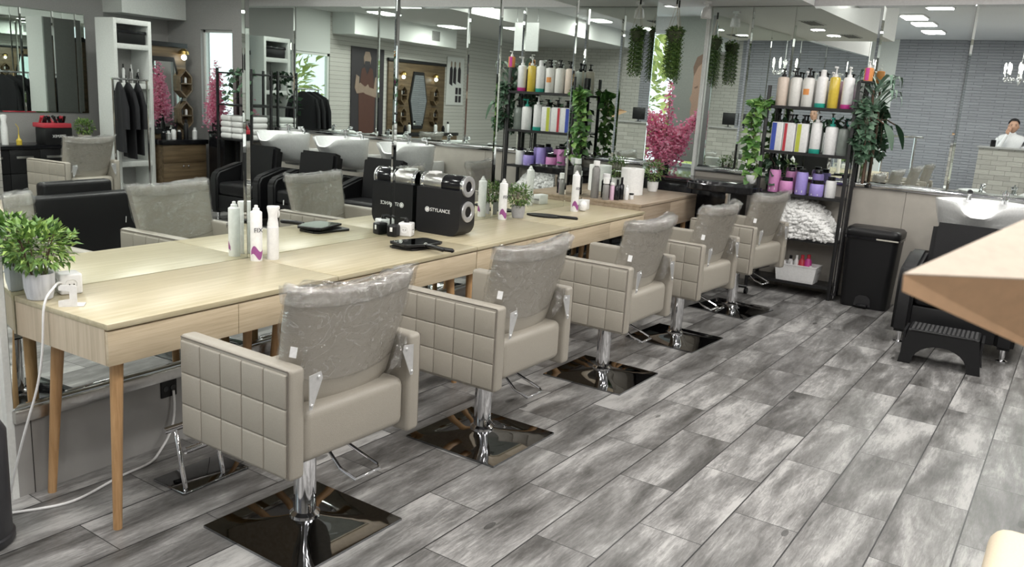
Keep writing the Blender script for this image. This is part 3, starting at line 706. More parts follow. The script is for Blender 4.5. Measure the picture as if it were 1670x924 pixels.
def pump(x, y, z, r, h, mb, mc, label, base=None, lab=None, cap=False, sq=False, lz=(.3, .6), lw=.8, ph=.075, rz=PI):
    o = thing('pump_bottle', label, 'bottle', (x, y, z), rz+random.uniform(-.15, .15), GB)
    b0 = .04 if base else 0
    if sq: MB().bx(-r*.8, r*.8, -r, r, b0, h, .008, seg=3).build('bottle', mb, o)
    else: MB().lathe([(r*.96, b0), (r, b0+.004), (r, h*.93), (r*.9, h*.975), (r*.5, h)], n=26).build('bottle', mb, o)
    if base: MB().lathe([(r*.97, 0), (r*1.01, .003), (r*1.01, .04)], n=26).build('base_band', base, o)
    if lab:
        if sq: MB().bx(r*.8, r*.8+.001, -r*.85, -r*.85+r*lw, h*lz[0], h*lz[1]).build('label', lab, o, smooth=False)
        else:
            rr = [[Vector(((r+.001)*math.cos(a), (r+.001)*math.sin(a), q)) for q in (h*lz[0], h*lz[1])] for a in [-.9*lw+1.8*lw*i/8-.1 for i in range(9)]]
            m = MB(); m.rings(rr, False, False); m.build('label', lab, o)
    if cap: MB().lathe([(r*.5, h-.002), (r*.5, h+.05), (r*.42, h+.055)], n=20).build('cap', mc, o)
    else:
        m = MB().lathe([(r*.42, h-.003), (r*.42, h+.02), (r*.16, h+.024), (r*.14, h+ph*.8), (r*.3, h+ph*.82), (r*.3, h+ph)], n=16)
        m.bx(-.002, r*1.35, -.006, .006, h+ph*.84, h+ph, .003); m.build('pump', mc, o)
    return o
ys1 = [2.36, 2.245, 2.135, 2.02, 1.915, 1.80]
X1 = 7.68
pump(X1, ys1[0], SZ[0], .050, .255, M_beig, M_blackp, 'blush pump bottle at the left end of the top shelf', ph=.07)
pump(X1, ys1[1], SZ[0], .050, .255, M_bot, M_blackp, 'ivory pump bottle, second from left on the top shelf', ph=.08)
pump(X1, ys1[2], SZ[0], .050, .255, M_bot, M_blackp, 'ivory pump bottle with an orange label on the top shelf', lab=M_orange, lz=(.42, .62), lw=.6, ph=.08)
pump(X1, ys1[3], SZ[0], .046, .27, M_white, M_white, 'white capped bottle with a teal base on the top shelf', base=M_tealt, cap=True)
pump(X1, ys1[4], SZ[0], .044, .27, M_gold, M_white, 'golden oil pump bottle on the top shelf', ph=.085)
pump(X1, ys1[5], SZ[0], .046, .27, M_white, M_white, 'white pump bottle with a magenta base on the top shelf', base=M_mag, ph=.085)
for i, y in enumerate((2.30, 2.19, 2.08, 1.97, 1.86)):
    pump(7.80, y, SZ[0], .042, .24, [M_bot, M_white, M_bot, M_white, M_pinkb][i], [M_blackp, M_white][i % 2], ['back-row ivory bottle with a black pump behind the blush bottle', 'back-row white bottle behind the ivory pump bottles', 'back-row ivory bottle behind the teal-based bottle', 'back-row white bottle behind the golden bottle', 'back-row pink bottle behind the magenta-based bottle'][i])
# on a post-top bracket, outer right
pump(7.70, 1.655, 1.91, .036, .11, M_orange, M_white, 'small pink and amber pump bottle perched above the right post', lab=M_mag, lz=(.05, .97), lw=.5, ph=.055)
tag(MB().bx(7.62, 7.78, 1.61, 1.715, 1.895, 1.908, .002).build('corner_ledge', M_blackm), 'tiny black ledge on the right post holding the amber bottle', 'ledge')
ys2 = [2.35, 2.24, 2.13, 2.015, 1.885, 1.78]
pump(X1, ys2[0], SZ[1], .052, .255, M_white, M_blackp, 'white square pump bottle with a deep blue stripe, second shelf', lab=M_blue, sq=True, lz=(.02, .97), lw=.8)
pump(X1, ys2[1], SZ[1], .052, .255, M_white, M_blackp, 'white square pump bottle with a red stripe, second shelf', lab=M_red, sq=True, lz=(.02, .97), lw=.5)
pump(X1, ys2[2], SZ[1], .052, .255, M_white, M_blackp, 'white square pump bottle with a lime stripe, second shelf', lab=M_lime, sq=True, lz=(.02, .97), lw=.7)
pump(X1, ys2[3], SZ[1], .046, .275, M_white, M_white, 'white pump bottle with a teal base on the second shelf', base=M_tealt, ph=.085)
pump(X1, ys2[4], SZ[1], .054, .245, M_white, M_tealt, 'broad plain white bottle with a teal pump on the second shelf')
pump(X1, ys2[5], SZ[1], .046, .235, M_clear, M_blackp, 'translucent grey pump bottle at the right end of the second shelf')
def jar(x, y, z, r, h, mb, ml, label, neck=.85, lh=.03, cat='jar'):
    o = thing('treatment_jar', label, cat, (x, y, z), PI, GB)
    MB().lathe([(r*.95, 0), (r, .005), (r, h*.9), (r*.9, h)], n=26).build('jar', mb, o)
    MB().lathe([(r*neck, h-.002), (r*neck, h+lh), (r*neck*.93, h+lh+.003)], n=26).build('lid', ml, o)
    MB().poly([(-r*.5, h*.1), (r*.5, h*.1), (r*.5, h*.2), (-r*.5, h*.2)], .001, 'x').build('label', M_white, o).location = (r*.9, 0, 0)
    return o
jar(X1, 2.33, SZ[2], .052, .20, M_pinkj, M_blackg, 'tall orchid-pink bottle at the left of the third shelf', .6, .025, 'bottle')
jar(X1-.01, 2.215, SZ[2], .060, .11, M_pinkj, M_blackg, 'squat orchid-pink jar with a black lid on the third shelf')
jar(X1, 2.085, SZ[2], .052, .20, M_violet, M_blackg, 'tall violet bottle on the third shelf', .6, .025, 'bottle')
jar(X1-.01, 1.945, SZ[2], .060, .11, M_violet, M_blackg, 'squat violet jar with a black lid on the third shelf')
jar(X1, 1.83, SZ[2], .046, .15, M_white, M_blackg, 'white bottle with a black cap at the right of the third shelf', .7, .03, 'bottle')
jar(7.81, 2.22, SZ[2], .05, .19, M_pinkj, M_blackg, 'orchid-pink bottle behind the squat pink jar', .6, .03, 'bottle')
jar(7.81, 1.98, SZ[2], .05, .19, M_violet, M_blackg, 'violet bottle behind the squat violet jar', .6, .03, 'bottle')
# heap of curled towels
m = MB()
m.rings([[Vector((x_, Y0+.03+.68*k/10, SZ[3]+zz)) for x_, zz in ((XF+.005, 0), (XF+.01, .75*hh), (XF+.10, 1.12*hh), (XB-.03, 1.0*hh), (XB-.02, 0))] for k, hh in enumerate((.06, .13, .2, .26, .29, .30, .30, .29, .27, .22, .1))])
for _ in range(900):
    y = random.uniform(Y0+.04, Y1-.05); u_ = (y-Y0-.03)/.068; tb = (.06, .13, .2, .26, .29, .30, .30, .29, .27, .22, .1, .1); k_ = max(0, min(9, int(u_))); top = (tb[k_]+(tb[k_+1]-tb[k_])*(u_-k_))*1.12
    q_ = random.random()**.8; x = XF+.005+(.10*max(0, (q_-.6)/.4)+random.uniform(-.006, .012)); z = SZ[3]+max(.012, top*q_+random.uniform(-.01, .008))
    if random.random() < .25: x = random.uniform(XF+.1, XB-.05); z = SZ[3]+top
    a, b = random.uniform(0, 6.3), random.uniform(-.6, .6); rr_ = random.uniform(.022, .036)
    M = Matrix.Translation((x, y, z)) @ Matrix.Rotation(a, 4, 'Z') @ Matrix.Rotation(b, 4, 'X')
    pts = [M @ Vector((rr_*math.cos(k*.75), rr_*math.sin(k*.75)*.6, .004*k-.012)) for k in range(7)]
    m.tube(pts, random.uniform(.009, .014), 6)
tag(m.build('towel_heap', M_green), 'heap of curled white terry strips on the fourth shelf of the black rack', 'towels', kind='stuff')
# basket with bottles
o = thing('storage_basket', 'white plastic basket of small bottles on the lowest shelf', 'basket', (7.70, 2.02, SZ[4]), 0)
m = MB(); rr = [[Vector((sx_*a, sy_*b, z)) for sx_, sy_ in ((-1, -1), (1, -1), (1, 1), (-1, 1))] for a, b, z in ((.085, .165, 0), (.10, .185, .15), (.104, .19, .15), (.104, .19, .158), (.096, .18, .158), (.082, .16, .006))]
m.rings(rr); m.build('basket', M_white, o, smooth=False)
for q in (-.03, 0, .03): MB().bx(q-.010, q+.010, -.1895, -.1875, .10, .125, .001).build('handle_slot', M_greypaint, o)
bl = [(.13, .20, .026, M_white, M_blackp, 'left white bottle with a black cap in the basket'), (.085, .21, .026, M_white, M_blackp, 'second white bottle with a black cap in the basket'), (.03, .22, .022, M_white, M_white, 'slim white bottle in the middle of the basket'),
      (-.02, .23, .03, M_red, M_red, 'dark red bottle in the basket'), (-.075, .24, .032, M_mag, M_red, 'bright red bottle with a white label in the basket'), (.06, .17, .02, M_white, M_white, 'short white bottle at the basket front'), (-.12, .15, .024, M_white, M_white, 'short round white bottle at the right of the basket')]
for dy, h, r_, mb, mc, lb in bl:
    o2 = thing('small_bottle', lb, 'bottle', (7.70+(.03 if h > .2 else -.04), 2.02+dy, SZ[4]+.008), 0, 'small bottles in the white basket')
    MB().lathe([(r_, 0), (r_, h*.75), (r_*.5, h*.85)], n=18).build('body', mb, o2); MB().lathe([(r_*.5, h*.84), (r_*.5, h)], n=14).build('cap', mc, o2)

# ivy and trailing plants
def vine(name, label, strands, mat, L, seedleaf=2, cat='trailing plant'):
    o = thing(name, label, cat, strands[0][0], 0); base = Vector(strands[0][0])
    st = MB(); lf = MB()
    for pts in strands:
        pts = [Vector(p)-base for p in pts]
        dense = []
        for a, b in zip(pts, pts[1:]):
            for k in range(6): dense.append(a.lerp(b, k/6)+Vector((random.gauss(0, .008),)*3))
        dense.append(pts[-1]); st.tube(dense, .0025, 5)
        for p in dense:
            for _ in range(seedleaf):
                d = Vector((random.uniform(-1, .4), random.uniform(-1, 1), random.uniform(-.9, .3)))
                lf.leaf(p+d*.02, d, Vector((random.uniform(-1, -.2), random.uniform(-.5, .5), .6)), L*random.uniform(.6, 1.25), L*.85, .12)
    st.build('stems', M_branch, o); lf.build('leaves', mat, o, smooth=False); return o
S = []
for k in range(8):
    y = 1.635+random.uniform(-.06, .045); x = 7.62+random.uniform(-.03, .15)
    S.append([(x, 1.66, 1.74), (x-.03, y, 1.66), (x-.03, y-.02, 1.4), (x-.02, y+random.uniform(-.04, .04), 1.24+random.uniform(0, .2))])
vine('trailing_ivy', 'dark green ivy hanging down the right side of the black shelf', S, M_leafD, .06, 3)
S = []
for k in range(4):
    y = 2.50+random.uniform(-.01, .07); x = 7.60+random.uniform(-.03, .15)
    S.append([(x, 2.48, 1.70), (x-.03, y, 1.66), (x-.03, y+.03, 1.4), (x-.02, y+random.uniform(-.07, .05), 1.0+random.uniform(0, .25))])
vine('trailing_pothos', 'bright green pothos hanging down the left side of the black shelf', S, M_leafP, .085, 2)
S = [[(7.75, 2.40, 1.55), (7.72, 2.2, 1.52), (7.74, 2.0, 1.56), (7.78, 1.85, 1.58)], [(7.74, 2.42, 1.22), (7.72, 2.36, 1.15), (7.66, 2.38, .98)]]
vine('shelf_vine', 'dark vine threaded behind the bottles of the second shelf', S, M_leafD, .085, 1)
# striped dracaena beyond the shelf
o = thing('dracaena', 'striped long-leaved plant rising behind the right end of the black shelf', 'plant', (7.80, 1.60, 1.04), 0)
m = MB().tube([(0, 0, 0), (0, .0, .5), (.0, .02, .80)], [.012, .012, .010]).build('stem', M_branch, o)
lf = MB()
for k in range(26):
    a = k*2.4; zc = .62+.24*(k/26); ln = random.uniform(.22, .32); rr = []
    for i in range(7):
        u = i/6; rad = ln*math.sin(u*1.7)*.62; z = zc+ln*(.55*math.sin(u*2.4)-.25*u*u)
        c = Vector((math.cos(a)*rad, math.sin(a)*rad, z)); sd = Vector((-math.sin(a), math.cos(a), 0))*(.024*math.sin(PI*min(.97, u*.9+.1))+.001)
        rr.append([c-sd, c+Vector((0, 0, -.006)), c+sd])
    if all(abs(p.x) < .14 for r_ in rr for p in r_): lf.rings(rr, False, False)
lf.build('leaves', m_leaf('striped_leaf', (.06, .12, .08), (.16, .26, .19), (.42, .52, .42)), o)
m = MB().tube([(-.02, .0, .55), (-.06, -.06, .56), (-.09, -.13, .52)], .006).build('lower_stem', M_branch, o)
lf = MB()
rr = []
for i in range(9):
    u = i/8; c = Vector((-.09-.03*u, -.13-.09*u, .53-.20*u*u-.02*u)); wd = .035*math.sin(PI*(u*.9+.05)); rr.append([c+Vector((-wd*.3, wd, wd*.5)), c+Vector((.004, 0, 0)), c+Vector((wd*.3, -wd, -wd*.5))])
lf.rings(rr, False, False); lf.build('drooping_leaf', M_leafD, o)

# pedal bin
t = thing('pedal_bin', 'tall black plastic pedal bin against the beige tiles', 'bin', (7.67, 1.40, 0), 0)
m = MB(); rr = []
def rrect(a, b, r, z, n=5):
    out = []
    for cx, cy, a0 in ((a-r, b-r, 0), (-a+r, b-r, 90), (-a+r, -b+r, 180), (a-r, -b+r, 270)):
        for i in range(n+1):
            q = R(a0+90*i/n); out.append(Vector((cx+r*math.cos(q), cy+r*math.sin(q), z)))
    return out
for a, b, z in ((.13, .185, 0), (.135, .19, .02), (.155, .215, .62)): rr.append(rrect(a, b, .05, z))
m.rings(rr); m.build('body', M_blackp, t, ang=50)
m = MB(); m.rings([rrect(.16, .22, .055, .622), rrect(.165, .225, .055, .63), rrect(.165, .225, .055, .668), rrect(.15, .205, .05, .69), rrect(.02, .03, .01, .695)]); m.build('lid', M_blackp, t, ang=50)
m = MB(); m.rings([rrect(.158, .218, .055, .600), rrect(.163, .223, .055, .598), rrect(.163, .223, .055, .621), rrect(.158, .218, .055, .621)]); m.build('lid_seam', M_blackg, t)
MB().bx(-.168, -.160, -.215, -.04, .604, .616, .002).build('liner_edge', plain('bin_liner', (.50, .48, .42), .4), t)
MB().poly([(-.07, .02), (-.06, .09), (-.03, .115), (.03, .115), (.06, .09), (.07, .02)], .012, 'x').build('pedal_recess', M_blackg, t).location = (-.148, 0, 0)
MB().bx(-.175, -.12, -.045, .045, .015, .035, .006).build('pedal', M_blackp, t)
# black round bin at lower left
t = thing('round_bin', 'dark round bin cut off at the lower left edge', 'bin', (1.15, 2.92, 0), 0)
MB().lathe([(.115, 0), (.12, .01), (.12, .03), (.112, .035), (.115, .40), (.10, .43), (.02, .44)], n=40).build('body', plain('charcoal_metal', (.04, .04, .045), .4), t)
# ================================================================== corner by the street window
t = thing('black_sideboard', 'low black gloss drawer cabinet in the corner below the pink blossom', 'cabinet', (0, 0, 0))
MB().bx(7.36, 7.90, 2.62, 3.36, .92, .95, .004).build('top', M_blackg, t)
MB().bx(7.38, 7.90, 2.64, 3.34, .08, .92).build('carcass', M_blackp, t, smooth=False)
for i in range(3):
    for a, b in ((2.645, 2.985), (2.995, 3.335)): MB().bx(7.365, 7.38, a, b, .10+.27*i, .36+.27*i, .002).build('drawer', M_blackg, t)
for x in (7.42, 7.86):
    for y in (2.68, 3.30): MB().cyl((x, y, 0), (x, y, .08), .02).build('foot', M_blackm, t)
t = thing('tray_trolley', 'black wheeled tray trolley with a chrome column behind the farthest chair', 'trolley', (7.12, 2.60, 0), 0)
m = MB(); out = [(.19*math.cos(a)*(1 if abs(math.cos(a)) < 1 else 1), .34*math.sin(a)) for a in [2*PI*i/40 for i in range(40)]]
m.rings([[Vector((x*k, y*k, z)) for x, y in out] for k, z in ((.94, .905), (1, .915), (1, .962), (.97, .965), (.95, .94), (.3, .94))]); m.build('tray', M_blackg, t)
MB().cyl((0, -.05, .06), (0, -.05, .91), .022).build('column', M_chrome, t)
for k in range(5):
    a = 2*PI*k/5+.3; e = Vector((math.cos(a)*.26, -.05+math.sin(a)*.26, .065))
    MB().tube([(0, -.05, .09), e], [.022, .014]).build('leg', M_blackp, t)
    w_ = MB().lathe([(.028, -.012), (.028, .012)], n=18, M=Matrix.Translation((e.x, e.y, .029)) @ Matrix.Rotation(PI/2, 4, 'X')).build('castor', M_blackp, t)
o = thing('round_bowl', 'small white bowl with a seedling between the black trolley and the shelf', 'bowl', (7.62, 2.52, .955), 0)
tag(MB().bx(7.53, 7.73, 2.475, 2.60, .93, .945, .002).build('small_ledge', M_blackm), 'little black ledge carrying the white bowl', 'ledge')
MB().lathe([(.03, 0), (.055, .03), (.062, .07), (.058, .08), (.05, .078), (.04, .05)], n=24).build('bowl', M_ceramic, o)
m = MB(); foliage(m, (0, 0, .10), .05, 12, .06, .045); m.build('leaves', M_leafP, o, smooth=False)

# pink blossom arrangement
def blossom(loc, spread, label, n=9, tallx=0):
    t = thing('blossom_branches', label, 'flowers', loc, 0)
    MB().lathe([(.05, 0), (.06, .02), (.055, .12), (.04, .15), (.045, .16)], n=24).build('vase', M_blackg, t)
    st = MB(); pt = MB(); lf = MB()
    for k in range(n):
        u = -1+2*k/(n-1); tip = Vector((spread[0].x*u*.5, spread[0].y*u*.5, .36+.36*abs(u)+random.uniform(-.05, .08)))
        if k == n//2+tallx: tip.z = .88
        if k == n//2-1: tip.z = .60
        base = Vector((0, 0, .14)); mid = base.lerp(tip, .5)+Vector((0, 0, -.05+random.uniform(-.03, .03)))
        pts = []
        for i in range(12):
            q = i/11; p = base*(1-q)**2+mid*2*q*(1-q)+tip*q*q; pts.append(p+Vector((random.gauss(0, .006),)*3))
        st.tube(pts, [.006*(1-.7*i/11) for i in range(12)], 6)
        for i, p in enumerate(pts):
            if i < 1: continue
            for _ in range(int(32*(1.3-.9*i/11))):
                c = p+Vector((random.gauss(0, .045), random.gauss(0, .035), random.gauss(0, .04)))*(1.25-.9*i/11)*1.5
                for f in range(5):
                    a = random.uniform(0, 6.3); d = Vector((math.cos(a), math.sin(a)*.7, random.uniform(-.6, .8)))
                    pt.leaf(c, d, Vector((-.5, -.6, .4)), .021, .019, .3)
            if random.random() < .5: lf.leaf(p+Vector((random.gauss(0, .03), random.gauss(0, .03), 0)), Vector((random.gauss(0, 1), random.gauss(0, 1), .2)), Vector((0, 0, 1)), .05, .02)
    st.build('branches', M_branch, t); pt.build('petals', M_petal, t, smooth=False); lf.build('leaves', M_leafA, t, smooth=False); return t
blossom((8.18, 3.66, .921), (Vector((.10, -.80, 0)),), 'large bunch of pink artificial blossom branches before the street window', 11, 0)
# hanging string plants
def hanging(x, y, z0, z1, label):
    t = thing('hanging_plant', label, 'hanging plant', (x, y, 2.50), 0, 'hanging string plants by the window')
    MB().lathe([(.04, z1-2.50-.11), (.06, z1-2.50-.06), (.072, z1-2.50-.02), (.05, z1-2.5)], n=20).build('pot', plain('moss_pot', (.05, .06, .03), .9), t)
    cd_ = MB()
    for a in (0, 2.1, 4.2): cd_.cyl((.06*math.cos(a), .06*math.sin(a), z1-2.5), (0, 0, -.0), .002, n=5)
    cd_.build('cords', plain('cord', (.55, .50, .40), .9), t)
    m = MB()
    for k in range(64):
        a = random.uniform(0, 6.3); r_ = random.uniform(.02, .072); L = (z1-z0)*random.uniform(.75, 1); px, py = r_*math.cos(a), r_*math.sin(a)
        n_ = int(L/.013)
        for i in range(n_):
            z = z1-2.5-i*.013; wx, wy = px*(1+.1*i/n_), py*(1+.1*i/n_)
            m.leaf((wx, wy, z), Vector((math.cos(i*2.1+a), math.sin(i*2.1+a), -.5)), (0, 0, 1), .022, .017)
    foliage(m, (0, 0, z1-2.5-.02), .07, 160, .03, .022, (1, 1, .6)); m.build('trailing_strings', M_string, t, smooth=False)
    MB().cyl((0, 0, -.01), (0, 0, .055), .008).build('ceiling_hook', M_blackm, t); return t
hanging(7.20, 3.24, 1.83, 2.27, 'green string plant hanging at the edge of the long mirror by the window')
hanging(7.45, 3.33, 1.80, 2.30, 'green string plant hanging just behind its neighbour, nearer the street window')
# banner with a man's face inside the window
M_ban = plain('banner_grey', (.40, .45, .40), .7); M_skin = plain('banner_skin', (.60, .44, .32), .7); M_hair = plain('banner_hair', (.30, .22, .16), .8)
t = thing('window_banner', 'grey-green banner with part of a face printed on it, in the street window', 'banner', (9.14, 4.075, 0), R(-90))
MB().bx(0, .34, -.001, .004, 1.0, 2.60).build('fabric', M_ban, t, smooth=False)
MB().poly([(.34, 1.30), (.27, 1.42), (.245, 1.56), (.255, 1.64), (.225, 1.70), (.245, 1.76), (.25, 1.95), (.29, 2.05), (.34, 2.1)], .001, 'y').build('printed_face', M_skin, t).location.y = -.0025
MB().poly([(.25, 1.95), (.235, 2.05), (.27, 2.16), (.34, 2.2), (.34, 2.1), (.29, 2.05)], .001, 'y').build('printed_hair', M_hair, t).location.y = -.0036
MB().poly([(.27, 1.83), (.31, 1.85), (.31, 1.825), (.275, 1.815)], .001, 'y').build('printed_eye', M_hair, t).location.y = -.0036
o = thing('spot_lamp', 'small white track spotlight under the ceiling by the window', 'lamp', (7.55, 3.10, 2.555), 0)
MB().lathe([(.04, 0), (.04, -.02), (.015, -.02), (.015, -.05)], n=20).build('base', M_white, o)
MB().lathe([(.02, -.05), (.04, -.07), (.05, -.14), (.046, -.15)], n=20).build('shade', M_white, o)

# ================================================================== wash units
def basin(cy, label, x0=7.04):
    t = thing('wash_basin', label, 'basin', (x0+.28, cy, .03), 0, 'white ceramic wash basins')
    # plan outline: long egg, lip toward the chair (-x)
    def ring(k, z, lip=0, sx_=1, dx=0):
        out = []
        for i in range(48):
            a = 2*PI*i/48; c, s_ = math.cos(a), math.sin(a)
            x = .30*c*k*sx_; y = .34*s_*k**.5*(1-.10*max(0, c))
            notch = math.exp(-((y)/.125)**4) if c < 0 else 0
            zz = z - lip*notch + (.0 if c > 0 else .0)
            if c < 0: x *= 1.10+.05*notch
            out.append(Vector((x+dx, y, zz)))
        return out
    m = MB(); m.rings([ring(.16, .64, 0, 1, .12), ring(.38, .645, 0, 1, .11), ring(.60, .70, 0, 1, .085), ring(.80, .81, .01, 1, .045), ring(.94, .93, .05, 1, .01), ring(1, .985, .085), ring(.985, 1.0, .09), ring(.93, 1.0, .09), ring(.88, .97, .08), ring(.78, .86, .02), ring(.55, .78), ring(.12, .76)])
    m.build('bowl', M_ceramic, t, ang=70)
    MB().bx(.12, .595, -.12, .12, .60, .80, .02).build('bracket', M_ceramic, t)
    MB().lathe([(.026, .985), (.026, 1.01), (.02, 1.015), (.018, 1.05), (.026, 1.055), (.026, 1.075), (.001, 1.078)], (.20, -.12, 0), 20).build('mixer', M_chrome, t)
    MB().tube([(.20, .13, .99), (.20, .13, 1.03), (.17, .13, 1.06), (.12, .12, 1.055)], [.02, .013, .016, .02], 14).build('spout', M_chrome, t)
    MB().tube([(.12, -.12, 1.065), (.19, -.12, 1.085)], [.005, .007]).build('mixer_lever', M_chrome, t)
    MB().lathe([(.03, .765), (.03, .771), (.001, .772)], n=20).build('drain', M_chrome, t)
    return t
def washchair(cy, label):
    t = thing('wash_chair', label, 'armchair', (6.9, cy, 0), 0, 'black leather wash chairs')
    for sd in (-1, 1):
        y = sd*.335
        m = MB().poly([(-.38, .09), (.28, .09), (.30, .62), (.0, .66), (-.34, .57), (-.385, .5)], .12, 'y', Matrix.Translation((0, y-.06, 0)))
        bmesh.ops.bevel(m.bm, geom=[e for e in m.bm.edges], offset=.022, segments=3, affect='EDGES'); m.build('armrest', M_black, t, ang=60)
    MB().bx(-.36, .25, -.275, .275, .11, .30, .01).build('base', M_black, t)
    MB().bx(-.37, .2, -.272, .272, .30, .45, .04, seg=4).build('seat_cushion', M_black, t)
    m = MB().poly([(-.06, .42), (.09, .42), (.15, .84), (.0, .89)], .545, 'y', Matrix.Translation((0, -.2725, 0)))
    bmesh.ops.bevel(m.bm, geom=[e for e in m.bm.edges], offset=.035, segments=4, affect='EDGES'); m.build('backrest', M_black, t, ang=60)
    for x in (-.31, .2):
        for y in (-.335, .335): MB().lathe([(.038, 0), (.038, .008), (.018, .014), (.02, .06), (.024, .095)], (x, y, 0), 20).build('leg', M_chrome, t)
    return t
for cy, a, b in ((.60, 'white wash basin in front of the far wall, nearest to the pedal bin', 'black leather wash chair beside the black step stool'),
                 (-.32, 'white wash basin in the middle of the row, seen in the mirror', 'black leather wash chair in the middle of the row, seen in the mirror'),
                 (-1.22, 'white wash basin farthest from the desks, seen in the mirror', 'black leather wash chair farthest from the desks, seen in the mirror')):
    basin(cy, a); washchair(cy, b)
# step stool
t = thing('step_stool', 'low black plastic step stool with a dotted non-slip top', 'stool', (6.17, .60, 0), R(3))
m = MB()
def leg_outline():
    o_ = [(-.25, 0), (-.215, .22), (-.19, .235), (.19, .235), (.215, .22), (.25, 0), (.175, 0)]
    o_ += [(.165*math.cos(R(a)), .02+.125*math.sin(R(a))) for a in range(0, 181, 15)] + [(-.175, 0)]
    return o_
for x in (-.13, .115): m.poly(leg_outline(), .015, 'x', Matrix.Translation((x, 0, 0)))
m.bx(-.13, .13, -.215, .215, .215, .24, .01)
for sd in (-1, 1): m.poly([(-.13, 0), (.13, 0), (.12, .225), (-.12, .225)], .015*sd, 'y', Matrix.Translation((0, sd*.225, 0)) @ Matrix.Rotation(0, 4, 'X'))
m.build('body', M_blackp, t, smooth=False)
m = MB()
for i in range(8):
    for j in range(15): m.box((-.10+.0285*i, -.19+.027*j, .241), (.016, .016, .003), .001, seg=1)
m.build('grip_pads', plain('rubber', (.05, .05, .052), .8), t, smooth=False)

# ================================================================== foreground, right edge


M_card = plain('tan_card', (.72, .46, .28), .85); M_cardp = plain('pale_card', (.43, .365, .30), .85)
t = thing('carton_corner', 'blurred corner of a tan cardboard box jutting in from the right, close to the lens', 'box', (.80, .118, 1.468), 0)
o_ = Vector((.80, .118, 1.468))
T, A, Bm, Lw, T2, Q = [Vector(q)-o_ for q in ((.80, .118, 1.468), (1.16, -.02, 1.545), (.93, -.04, 1.468), (1.03, -.06, 1.348), (.806, .118, 1.452), (1.3, -.25, 1.45))]
m = MB(); V = [m.bm.verts.new(p) for p in (T, A, Bm)]; m.bm.faces.new(V); V2 = [m.bm.verts.new(p-Vector((.0, 0, .0012))) for p in (T, A, Bm)]; m.bm.faces.new(V2[::-1])
for i in range(3): m.bm.faces.new((V[i], V2[i], V2[(i+1) % 3], V[(i+1) % 3]))
m.build('top_flap', M_cardp, t, smooth=False)
m = MB(); v = [m.bm.verts.new(p-Vector((0, 0, .0014))) for p in (T, A, Bm, Lw, T2, Q)]
for f in ((0, 2, 3, 4), (0, 1, 5), (0, 5, 4), (4, 5, 3), (2, 5, 3), (1, 2, 5)): 
    try: m.bm.faces.new([v[i] for i in f])
    except ValueError: pass
m.build('side', M_card, t, smooth=False)
t = thing('cream_armchair', 'cream padded arm block of a seat at the lower right corner, on a black frame', 'seat', (2.02, -.30, 0), 0)
MB().bx(-.42, .32, -.42, .345, .36, .62, .045, seg=4).build('cushion', plain('cream_leather', (.66, .56, .42), .5, 0, .2, 200), t)
MB().bx(-.44, .02, -.40, .40, .10, .575, .02).build('frame', M_blackp, t)
for x in (-.38, -.04):
    for y in (-.34, .34): MB().cyl((x, y, 0), (x, y, .10), .02).build('leg', M_blackm, t)

# ================================================================== sofa side, seen in the long mirror
t = thing('black_sofa', 'black leather sofa with its low back turned to the desks, seen in the mirror', 'sofa', (4.25, -.45, 0), 0)
MB().bx(-.74, .80, .12, .28, .12, .625, .03, seg=3).build('backrest', M_black, t)
MB().bx(-.70, .76, -.45, .12, .14, .36, .03, seg=3).build('seat', M_black, t)
for x in (-.68, .74): MB().bx(x-.06, x+.06, -.45, .12, .12, .54, .03, seg=3).build('armrest', M_black, t)
MB().bx(-.52, .10, .00, .12, .36, .715, .035, seg=3).build('back_cushion', M_black, t)
for x in (-.66, .72):
    for y in (-.4, .22): MB().cyl((x, y, 0), (x, y, .13), .02).build('leg', M_chrome, t)
t = thing('wrapped_ottoman', 'beige ottoman in clear plastic at the end of the black sofa, seen in the mirror', 'ottoman', (3.27, -.42, 0), 0)
MB().bx(-.22, .22, -.2, .22, .10, .61, .03, seg=3).build('seat', M_leather, t)
MB().bx(-.226, .226, -.206, .226, .25, .617, .035, seg=3).build('plastic_wrap', M_wrap, t)
for x in (-.17, .17):
    for y in (-.15, .17): MB().cyl((x, y, 0), (x, y, .105), .018).build('leg', M_blackm, t)

# black counter with mirrors opposite the desks
t = thing('black_counter', 'long black counter with drawers opposite the desks, seen in the mirror', 'counter', (5.75, -3.78, 0), 0)
MB().bx(-.75, .72, -.2, .22, .68, .72, .004).build('top', M_blackg, t)
MB().bx(-.74, .71, -.19, .19, .10, .68).build('carcass', M_blackp, t, smooth=False)
for i in range(4):
    d = MB().bx(-.735+.362*i, -.378+.362*i, .19, .205, .40, .67, .003).build('drawer', M_blackp, t); MB().bx(-.66+.362*i, -.46+.362*i, .206, .216, .57, .595, .002).build('handle', M_brushed, d)
    MB().bx(-.735+.362*i, -.378+.362*i, .19, .205, .11, .39, .003).build('door', M_blackp, t)
cz = .721
def ob(name, label, cat, x, y, z, g=None): return thing(name, label, cat, (x, y, z), 0, g)
o = ob('spray_bottle', 'tall white mist bottle on the black counter, seen in the mirror', 'spray bottle', 5.42, -3.72, cz)
MB().lathe([(.035, 0), (.036, .005), (.036, .20), (.025, .26), (.035, .32), (.03, .34), (.001, .345)], n=20).build('bottle', M_white, o)
o = ob('white_dispenser', 'squat white dispenser beside the mist bottle, seen in the mirror', 'dispenser', 5.27, -3.72, cz)
MB().lathe([(.05, .0), (.03, .02), (.02, .18), (.045, .20), (.05, .29), (.04, .30)], n=20).build('body', M_white, o)
o = ob('oil_flask', 'small golden oil flask with a thin spout on the black counter', 'flask', 5.56, -3.68, cz)
